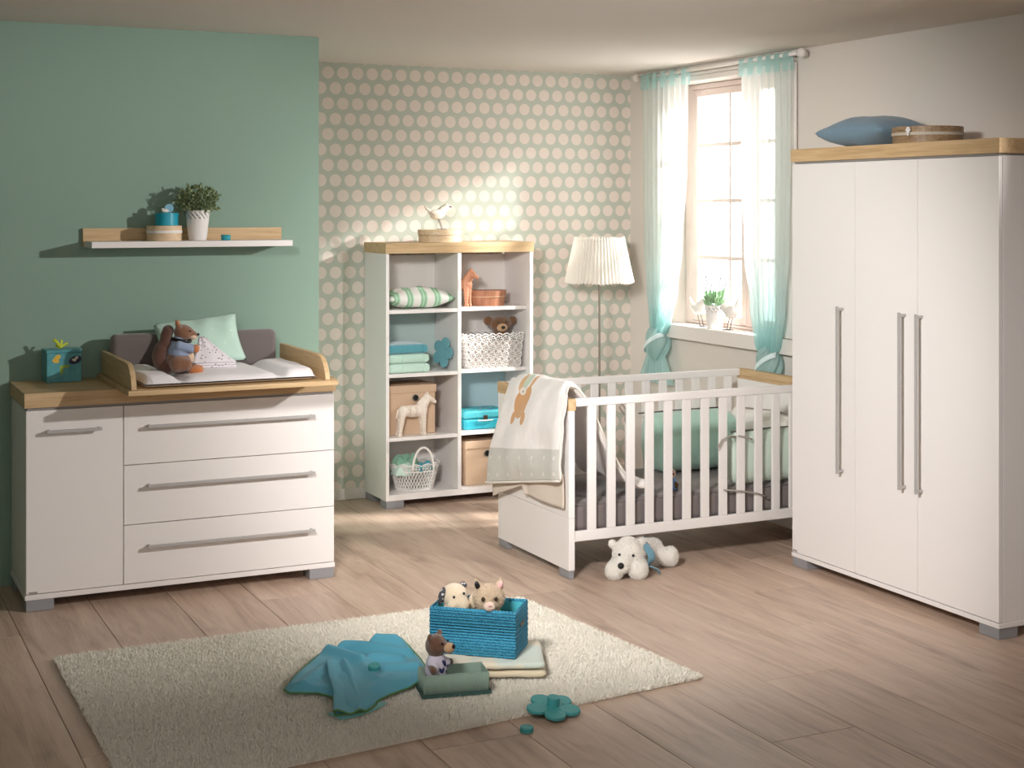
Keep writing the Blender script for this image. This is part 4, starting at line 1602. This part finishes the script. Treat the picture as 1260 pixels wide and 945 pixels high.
# ------------------------------------------------------------------ wardrobe
WX, WY0, WY1 = 4.352, 4.500, 5.886
wd = thing('wardrobe', 'tall white three door wardrobe with an oak top at right', 'wardrobe', (4.61, 5.19, 0))
obj('carcass', bx(nb(), WX + .0225, 4.872, WY0 + .001, WY1 - .001, .0665, 1.968), white, wd, world=True, bevel=.001)
obj('base_board', bx(nb(), WX - .002, 4.872, WY0 - .002, WY1 + .002, .046, .066), white, wd, world=True, bevel=.0015)
ys = [WY0, 4.985, 5.408, WY1]
for i, hy in enumerate((4.954, 5.063, 5.493)):
    d = obj('door', bx(nb(), WX, WX + .0195, ys[i] + .0015, ys[i + 1] - .0015, .0695, 1.966), white, wd, world=True, bevel=.0012)
    bar_handle('z', .515, 1.294, hy, WX, None, parent=d)
    if i == 2:
        obj('badge', bx(nb(), WX - .0013, WX - .0002, 5.846, 5.878, .0735, .081), stripgrey, d, world=True)
obj('recess_strip', bx(nb(), WX + .008, 4.868, WY0 + .008, WY1 - .008, 1.9685, 1.9765), stripgrey, wd, world=True)
obj('top', bx(nb(), WX - .006, 4.876, WY0 - .008, WY1 + .006, 1.977, 2.039), oak_y, wd, world=True, bevel=.0015)
for y0, y1 in ((WY0 + .003, WY0 + .115), (WY1 - .115, WY1 - .003)):
    foot(wd, WX + .002, WX + .105, y0, y1, .046)
    foot(wd, 4.76, 4.865, y0, y1, .046)
bl = fabric('slate_blue_cotton', (118, 146, 164), 500, .2, .6)
o = tag(obj('pillow', cushion(nb(), .34, .50, .150, seed=8.4, wr=.004), bl, smooth=True), 'slate blue pillow lying on the wardrobe top', 'pillow')
o.location = (4.60, 5.580, 2.040 + .076)
wbx = round_box('round_box', 'round grey brown wooden box with lace ribbon on wardrobe top', (4.585, 5.185, 2.0395), .155, .160, .080, .55, greywood, band=plain('lace_ribbon', (196, 186, 170), .8))
bm = nb()
for k in range(6):
    a = k * PI / 3
    ell(bm, (-.155, -.050 + .010 * math.cos(a), .062 + .010 * math.sin(a)), .006, u=10, v=8)
ell(bm, (-.157, -.050, .062), .006, u=10, v=8)
ell(bm, (-.157, -.050, .042), (.004, .005, .008), u=10, v=8)
obj('brooch', bm, plain('pearl', (236, 232, 228), .3), wbx, smooth=True)

# ------------------------------------------------------------------ rug
RC = [(.858, 4.385), (3.000, 4.606), (2.872, 5.885), (.856, 5.885)]


def rugpt(s, t):
    a = [RC[0][i] + (RC[1][i] - RC[0][i]) * s for i in (0, 1)]
    b = [RC[3][i] + (RC[2][i] - RC[3][i]) * s for i in (0, 1)]
    return a[0] + (b[0] - a[0]) * t, a[1] + (b[1] - a[1]) * t


rg = thing('shag_rug', 'cream shaggy rug lying on the plank floor', 'rug', (1.92, 5.2, 0))
rugm = NT('wool')
nz = rugm.n('TexNoise', {'Vector': rugm.obj(), 'Scale': 120, 'Detail': 2})
rugm.set(rugm.mix(nz.outputs[0], lin(236, 229, 214), lin(250, 246, 236)), .95, Sheen_Weight=.2)
bm = nb()
A = [bm.verts.new((*rugpt(s, t), .0005)) for s, t in ((.004, .006), (.996, .006), (.996, .994), (.004, .994))]
B = [bm.verts.new((*rugpt(s, t), .007)) for s, t in ((.004, .006), (.996, .006), (.996, .994), (.004, .994))]
bm.faces.new(list(reversed(A)))
bm.faces.new(B)
for i in range(4):
    bm.faces.new((A[i], A[(i + 1) % 4], B[(i + 1) % 4], B[i]))
obj('backing', bm, rugm.m, rg, world=True)
rng = np.random.default_rng(5)
N = 210000
s_, t_ = rng.random(N), rng.random(N)
c0, c1, c2, c3 = (np.array(q) for q in RC)
P0 = ((c0[None] * (1 - s_)[:, None] + c1[None] * s_[:, None]) * (1 - t_)[:, None] + (c3[None] * (1 - s_)[:, None] + c2[None] * s_[:, None]) * t_[:, None])
P0 = np.column_stack((P0, np.full(N, .004)))
hh = .013 + .009 * rng.random(N)
ang = rng.random(N) * 2 * PI
ln = rng.normal(0, .55, (N, 2))
dirv = np.column_stack((ln, np.ones(N)))
dirv /= np.linalg.norm(dirv, axis=1)[:, None]
sd = np.column_stack((np.cos(ang), np.sin(ang), np.zeros(N))) * .0014
P1 = P0 + dirv * (hh * .6)[:, None]
P2 = P1 + (dirv + np.column_stack((rng.normal(0, .5, (N, 2)), np.zeros(N)))) * (hh * .45)[:, None]
VV = np.stack((P0 - sd, P0 + sd, P1 - sd * 1.1, P1 + sd * 1.1, P2), 1).reshape(-1, 3) - np.array([1.92, 5.2, 0])
me = bpy.data.meshes.new('pile')
me.vertices.add(5 * N)
me.vertices.foreach_set('co', VV.astype(np.float32).ravel())
b5 = np.arange(N) * 5
li = np.stack((b5, b5 + 1, b5 + 3, b5 + 2, b5 + 2, b5 + 3, b5 + 4), 1).ravel()
me.loops.add(7 * N)
me.loops.foreach_set('vertex_index', li)
me.polygons.add(2 * N)
me.polygons.foreach_set('loop_start', np.stack((np.arange(N) * 7, np.arange(N) * 7 + 4), 1).ravel())
me.update()
o = obj('pile', me, rugm.m, rg)
o['kind'] = 'stuff'
RZ = .020            # top of the pressed pile

# blue throw
thr = thing('fleece_throw', 'crumpled blue fleece throw with green hem lying on the rug', 'throw', (1.85, 5.1, RZ))
back = [(1.536, 5.078), (1.586, 5.163), (1.680, 5.30), (1.774, 5.417), (1.86, 5.43), (1.956, 5.433), (2.029, 5.480), (2.14, 5.475)]
frnt = [(1.614, 4.752), (1.72, 4.737), (1.801, 4.827), (1.86, 4.868), (1.952, 4.908), (2.015, 4.965), (2.05, 5.03), (2.09, 5.10)]
left = [(1.536, 5.078), (1.539, 5.038), (1.63, 4.994), (1.668, 4.928), (1.614, 4.752)]
rite = [(2.14, 5.475), (2.13, 5.38), (2.12, 5.29), (2.11, 5.20), (2.09, 5.10)]


def along(pl, t):
    q = t * (len(pl) - 1)
    i = min(int(q), len(pl) - 2)
    f = q - i
    return Vector((pl[i][0] + (pl[i + 1][0] - pl[i][0]) * f, pl[i][1] + (pl[i + 1][1] - pl[i][1]) * f))


ridges = [((1.60, 5.06), (1.76, 5.24), .030, .030), ((1.80, 5.38), (1.87, 5.20), .050, .030), ((1.87, 5.20), (1.85, 4.98), .030, .030),
          ((1.86, 5.40), (1.98, 5.30), .052, .028), ((1.98, 5.30), (2.07, 5.22), .046, .026), ((1.91, 5.22), (2.02, 5.17), .040, .024),
          ((2.00, 5.45), (2.10, 5.36), .050, .030), ((1.93, 5.10), (2.05, 5.06), .036, .026), ((1.80, 4.90), (1.92, 5.02), .024, .026)]


def seg_d(p, a, b):
    a, b = Vector(a), Vector(b)
    t = max(0, min(1, (p - a).dot(b - a) / (b - a).length_squared))
    return (p - a - (b - a) * t).length


def thfn(u, v):
    b_, f_ = along(back, u), along(frnt, u)
    l_, r_2 = along(left, 1 - v), along(rite, 1 - v)
    c00, c10, c01, c11 = along(frnt, 0), along(frnt, 1), along(back, 0), along(back, 1)
    p = f_ * (1 - v) + b_ * v + l_ * (1 - u) + r_2 * u - (c00 * (1 - u) * (1 - v) + c10 * u * (1 - v) + c01 * (1 - u) * v + c11 * u * v)
    z = .006
    for a, b, hgt, wid in ridges:
        d = seg_d(p, a, b)
        z = max(z, .006 + hgt * .95 * math.exp(-(d / (wid * 1.05)) ** 2)) if hgt > .9 else math.log(math.exp(z * 160) + math.exp(160 * (.002 + hgt * math.exp(-(d / (wid * 1.0)) ** 2)))) / 160
    z += .006 * noise.noise(Vector((p.x * 9, p.y * 9, 1))) + .006
    e = min(u, 1 - u, v, 1 - v)
    z = z * min(1, .25 + e / .10) + .005
    return (p.x - 1.85, p.y - 5.1, max(.003, z))


fleece = fabric('blue_fleece', (92, 172, 196), 500, .15, .4)
obj('cloth', sheet(nb(), thfn, 64, 48), fleece, thr, smooth=True, solid=.004, sub=1)
edge = [thfn(i / 48, 0) for i in range(49)] + [thfn(1, j / 20) for j in range(1, 21)] + [thfn(1 - i / 48, 1) for i in range(1, 49)] + [thfn(0, 1 - j / 30) for j in range(1, 30)]
obj('hem', tube(nb(), edge, .0036, 6, True), plain('green_hem', (96, 140, 84), .8), thr, smooth=True)
fq = [(1.660, 4.905), (1.600, 4.728), (1.775, 4.790), (1.820, 5.020), (1.840, 5.235), (1.745, 5.240)]
fl_l = [fq[1], fq[0], (1.700, 5.08), fq[5]]
fl_r = [fq[2], fq[3], fq[4]]


def flap(u, v):
    a, b = along(fl_l, v), along(fl_r, v)
    p = a + (b - a) * u
    z = .014 + .022 * math.exp(-((u - .05) / .16) ** 2) + .014 * math.exp(-((u - .55 - .2 * v) / .13) ** 2) + .016 * v + .004 * noise.noise(Vector((u * 5, v * 5, 7)))
    z += .005 * math.sin(u * PI * 2.4) * (1 - v)
    return (p.x - 1.85, p.y - 5.1 - .035 * math.sin(u * PI * .9) * (1 - v), max(.006, z))


fo = obj('flap', sheet(nb(), flap, 30, 40), fleece, thr, smooth=True, solid=.004, sub=1)
obj('hem', tube(nb(), [flap(k / 24, 0) for k in range(25)], .0036, 6), plain('green_hem_trim', (96, 140, 84), .8), fo, smooth=True)
obj('underfold', sheet(nb(), lambda u, v: (1.628 - 1.85 + .20 * u - .03 * v, 4.725 - 5.1 + .085 * u * u + .06 * v, .004 + .006 * v), 16, 4), fabric('aqua_underside', (112, 190, 186), 500, .5, .3), thr, smooth=True, solid=.004)

# folded blankets under the basket
bf = fabric('cream_blanket', (228, 212, 182), 420, .4, .3)
bf2 = NT('printed_blanket')
nzb = bf2.n('TexNoise', {'Vector': bf2.obj(), 'Scale': 9, 'Detail': 1})
rpb = bf2.n('ValToRGB', {0: nzb.outputs[0]})
rpb.color_ramp.elements[0].position, rpb.color_ramp.elements[0].color = .46, lin(232, 220, 196)
rpb.color_ramp.elements[1].position, rpb.color_ramp.elements[1].color = .56, lin(208, 218, 206)
bf2.set(rpb.outputs[0], .9, Sheen_Weight=.3)


def folded(label, z, h, m, dx):
    t = thing('folded_blanket', label, 'blanket', (2.335, 5.025, z), (0, 0, math.radians(-23)), group='folded blankets under the basket')

    def f(u, v):
        x = -.19 + dx + .38 * u
        a = 2 * PI * v
        cy_ = math.copysign(abs(math.cos(a)) ** .35, math.cos(a)) * .150
        cz_ = h / 2 + math.copysign(abs(math.sin(a)) ** .5, math.sin(a)) * h / 2
        e = min(1, min(u, 1 - u) / .04)
        e = math.sin(e * PI / 2) ** .5
        return (x, cy_ * (.97 + .03 * e) + .004 * noise.noise(Vector((u * 4, z * 50, 2))), h / 2 + (cz_ - h / 2) * (.35 + .65 * e) + .003 * noise.noise(Vector((u * 6, math.cos(a) * 2, z * 30))))
    bm = nb()
    n, k = 30, 32
    V = [[bm.verts.new(f(i / n, j / k)) for j in range(k)] for i in range(n + 1)]
    for i in range(n):
        for j in range(k):
            bm.faces.new((V[i][j], V[i + 1][j], V[i + 1][(j + 1) % k], V[i][(j + 1) % k]))
    bm.faces.new(list(reversed(V[0])))
    bm.faces.new(V[-1])
    bmesh.ops.recalc_face_normals(bm, faces=bm.faces)
    obj('fold', bm, m, t, smooth=True)
    return t


folded('lower cream blanket folded on the rug under the blue basket', RZ, .030, bf, 0)
folded('upper printed cream blanket folded directly under the blue basket', RZ + .0305, .030, bf2.m, -.004)

# blue woven basket
bw = NT('blue_seagrass')
x, y, z = bw.sep(bw.obj())
rowz = bw.math('MULTIPLY', z, 92)
wv = bw.math('SINE', bw.math('MULTIPLY', rowz, 2 * PI))
wx = bw.math('SINE', bw.math('ADD', bw.math('MULTIPLY', bw.math('ADD', x, y), 480), bw.math('MULTIPLY', bw.math('ROUND', rowz), 2.3)))
hgt = bw.math('ADD', bw.math('MULTIPLY', wv, .6), bw.math('MULTIPLY', wx, .4))
nzb = bw.n('TexNoise', {'Vector': bw.obj(), 'Scale': 40, 'Detail': 3})
bw.set(bw.mix(nzb.outputs[0], lin(44, 132, 168), lin(70, 166, 200)), .7)
bw.bump(hgt, .8, .006)
BZ = RZ + .062
bk_ = thing('woven_basket', 'rectangular blue woven basket of plush toys on folded blankets', 'basket', (2.296, 5.068, BZ), (0, 0, math.radians(-40.3)))
bw_, bd_, bh_ = .334 / 2, .190 / 2, .168
inner = plain('aqua_lining', (70, 170, 184), .8)


def basket_wall(x0, x1, y0, y1, nm='wall'):
    """plaited courses: stacked rounded strips"""
    bm = nb()
    n = 16
    for i in range(n):
        z0, z1 = .004 + i * (bh_ - .006) / n, .004 + (i + 1) * (bh_ - .006) / n
        o_ = .0012 * (i % 2)
        bx(bm, x0 - o_, x1 + o_, y0 - o_, y1 + o_, z0, z1 - .0008)
    return obj(nm, bm, bw.m, bk_, bevel=.0015, seg=1)


basket_wall(-bw_, bw_, -bd_, -bd_ + .008)
basket_wall(-bw_, bw_, bd_ - .008, bd_)
basket_wall(-bw_, -bw_ + .008, -bd_ + .0095, bd_ - .0095)
basket_wall(bw_ - .008, bw_, -bd_ + .0095, bd_ - .0095)
bm = nb()
bx(bm, -bw_ + .010, bw_ - .010, -bd_ + .0095, -bd_ + .0115, .006, bh_ - .004)
bx(bm, -bw_ + .010, bw_ - .010, bd_ - .0115, bd_ - .0095, .006, bh_ - .004)
bx(bm, -bw_ + .0095, -bw_ + .0115, -bd_ + .012, bd_ - .012, .006, bh_ - .004)
bx(bm, bw_ - .0115, bw_ - .0095, -bd_ + .012, bd_ - .012, .006, bh_ - .004)
obj('lining', bm, inner, bk_)
obj('bottom', bx(nb(), -bw_ + .002, bw_ - .002, -bd_ + .002, bd_ - .002, 0, .004), bw.m, bk_)
bm = nb()
tube(bm, [(sx * (bw_ - .004), sy * (bd_ - .004), bh_ + .001) for sx, sy in ((-1, -1), (1, -1), (1, 1), (-1, 1))], .0055, 8, True)
obj('rim', bm, bw.m, bk_, smooth=True)
obj('grip_hole', bx(nb(), bw_ + .0012, bw_ + .0026, -.028, .028, .100, .116), dark, bk_, bevel=.0005)

# toys in the basket, placed with the basket's turn
bang = math.radians(-40.3)


def inb(x, y, z):
    return (2.296 + x * math.cos(bang) - y * math.sin(bang), 5.068 + x * math.sin(bang) + y * math.cos(bang), BZ + z)


pale = plushmat('oat_plush', (226, 208, 180), (212, 192, 164), 60)
patch = NT('flower_print')
vo = patch.n('TexVoronoi', {'Vector': patch.obj(), 'Scale': 70})
patch.set(patch.mix(patch.math('LESS_THAN', vo.outputs['Distance'], .3), lin(66, 66, 72), lin(208, 200, 196)), .9)
ms = thing('plush_puppy', 'oat coloured plush puppy with flowered ear lying in blue basket', 'plush toy', inb(-.095, -.012, .024), (0, 0, bang + math.radians(25)))
bm = nb()
ell(bm, (0, 0, .175), (.052, .046, .046))
cap(bm, (.012, -.02, .170), (.03, -.05, .150), .034, .024)
ell(bm, (.005, .012, .080), (.060, .050, .075))
cap(bm, (0, 0, .10), (0, 0, .16), .045, .04)
ell(bm, (-.01, -.052, .150), (.024, .018, .020))
cap(bm, (.055, .02, .12), (.098, .004, .168), .024, .026)
cap(bm, (.098, .004, .168), (.105, -.004, .178), .027, .027)
obj('body', blob(bm, .005, 6), pale, ms, smooth=True)
obj('ear', ell(nb(), (-.050, -.012, .178), (.012, .022, .036), (.25, .25, 0)), patch.m, ms, smooth=True)
obj('ear', ell(nb(), (.040, .03, .205), (.014, .020, .012), (0, .3, 0)), patch.m, ms, smooth=True)
obj('nose', ell(nb(), (.047, -.062, .158), (.007, .007, .006)), tan, ms, smooth=True)
for p in ((.030, -.046, .192), (-.008, -.047, .180)):
    obj('eye', ell(nb(), p, .0052), dark, ms, smooth=True)

catm = plushmat('cat_beige', (222, 200, 170), (186, 160, 130), 50)
ct = thing('plush_cat', 'beige plush cat with pink nose peeking over the blue basket', 'plush toy', inb(.050, -.047, .030), (0, 0, bang + math.radians(20)))
bm = nb()
ell(bm, (0, 0, .178), (.060, .050, .052))
ell(bm, (0, .015, .075), (.055, .048, .070))
cap(bm, (0, .01, .10), (0, 0, .16), .042, .04)
for s in (1, -1):
    cap(bm, (s * .036, .005, .210), (s * .048, .008, .246), .019, .006)
cme = blob(bm, .005, 5)
obj('body', cme, catm, ct, smooth=True)
fur(cme, 9000, .006, catm, ct, seed=12)
pinkm = plain('pink_felt', (226, 176, 170), .8)
for s in (1, -1):
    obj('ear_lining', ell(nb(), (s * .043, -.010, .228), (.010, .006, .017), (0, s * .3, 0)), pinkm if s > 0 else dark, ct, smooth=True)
    obj('eye', ell(nb(), (s * .024, -.050, .186), (.0075, .005, .0085)), plain('brown_eye', (58, 44, 34), .2), ct, smooth=True)
obj('muzzle', ell(nb(), (0, -.050, .158), (.022, .016, .018)), plushmat('cat_muzzle', (232, 206, 190), (222, 190, 172), 50), ct, smooth=True)
obj('nose', ell(nb(), (0, -.066, .166), (.007, .005, .005)), pinkm, ct, smooth=True)

# corrugated box standing in its lid, with a bear
crg = plain('sage_card', (150, 172, 158), .8)
crd = plain('dark_sage_card', (62, 92, 86), .8)
tx = thing('corrugated_box', 'sage green corrugated box set in its lid on the rug', 'box', (2.092, 4.843, RZ - .002), (0, 0, math.radians(-11.5)))
hw, hd, hz = .117, .058, .078
bm = nb()
bx(bm, -hw - .008, hw + .008, -hd - .008, hd + .008, 0, .003)
for (a, b, c_, d_) in ((-hw - .008, hw + .008, -hd - .008, -hd - .005), (-hw - .008, hw + .008, hd + .005, hd + .008), (-hw - .008, -hw - .005, -hd - .005, hd + .005), (hw + .005, hw + .008, -hd - .005, hd + .005)):
    bx(bm, a, b, c_, d_, .003, .014)
obj('lid', bm, crd, tx)
bm = nb()
bx(bm, -hw, hw, -hd, -hd + .003, .004, hz)
bx(bm, -hw, hw, hd - .003, hd, .004, hz)
bx(bm, -hw, -hw + .003, -hd + .003, hd - .003, .004, hz)
bx(bm, hw - .003, hw, -hd + .003, hd - .003, .004, hz)
bx(bm, -hw + .003, hw - .003, -hd + .003, hd - .003, .004, .007)
obj('tray', bm, crg, tx)
bm = nb()
for k in range(38):
    xx = -hw + (k + .5) * 2 * hw / 38
    tube(bm, [(xx, -hd - .0002, .005), (xx, -hd - .0002, hz - .003)], .0024, 6)
    tube(bm, [(xx, hd + .0002, .005), (xx, hd + .0002, hz - .003)], .0024, 6)
for k in range(19):
    yy = -hd + (k + .5) * 2 * hd / 19
    for sx in (-1, 1):
        tube(bm, [(sx * (hw + .0002), yy, .005), (sx * (hw + .0002), yy, hz - .003)], .0024, 6)
o = obj('corrugation', bm, crg, tx, smooth=True)

jb = thing('plush_bear', 'small brown teddy bear in a heart print shirt sitting in corrugated box', 'plush toy', (2.032, 4.862, RZ + .0055), (0, 0, math.radians(36)), scale=1.12)
bb = plushmat('dark_bear', (116, 78, 54), (88, 56, 38), 90)
bm = nb()
ell(bm, (0, 0, .142), (.036, .035, .036))
cap(bm, (0, -.02, .140), (0, -.045, .142), .020, .015)
for s in (1, -1):
    ell(bm, (s * .030, .004, .172), (.014, .008, .014))
ell(bm, (0, 0, .050), (.034, .032, .050))
cap(bm, (0, 0, .08), (0, 0, .12), .026, .022)
for s in (1, -1):
    cap(bm, (s * .028, 0, .085), (s * .052, -.022, .078), .013, .012)
    cap(bm, (s * .014, -.008, .018), (s * .018, -.018, .016), .016, .015)
obj('body', blob(bm, .0042, 5), bb, jb, smooth=True)
obj('muzzle', ell(nb(), (0, -.050, .140), (.020, .017, .017)), tan, jb, smooth=True)
obj('nose', ell(nb(), (0, -.066, .147), (.0085, .005, .007)), dark, jb, smooth=True)
for s in (1, -1):
    obj('eye', ell(nb(), (s * .018, -.034, .156), .004), dark, jb, smooth=True)
hs = NT('heart_shirt')
x, y, z = hs.sep(hs.obj())
hc = lin(206, 200, 214)
navy = lin(44, 46, 92)
for (hx_, hz_, r) in ((.006, .084, .0125), (-.014, .066, .0095), (.010, .058, .007), (.026, .070, .006)):
    for (ox, oz, rx_, rz_, an) in ((-.45, .3, .62, .8, .5), (.45, .3, .62, .8, -.5)):
        hc = hs.mix(hs.math('MULTIPLY', hs.ellipse(x, z, hx_ + ox * r, hz_ + oz * r, rx_ * r * .9, rz_ * r * 1.25, an), hs.math('LESS_THAN', y, 0.0)), hc, navy)
hs.set(hc, .9)
bm = nb()
ell(bm, (0, 0, .062), (.038, .036, .042))
cap(bm, (0, 0, .08), (0, 0, .102), .034, .026)
for s in (1, -1):
    cap(bm, (s * .024, 0, .090), (s * .036, -.016, .080), .0175, .0165)
obj('shirt', blob(bm, .0042, 4), hs.m, jb, smooth=True)
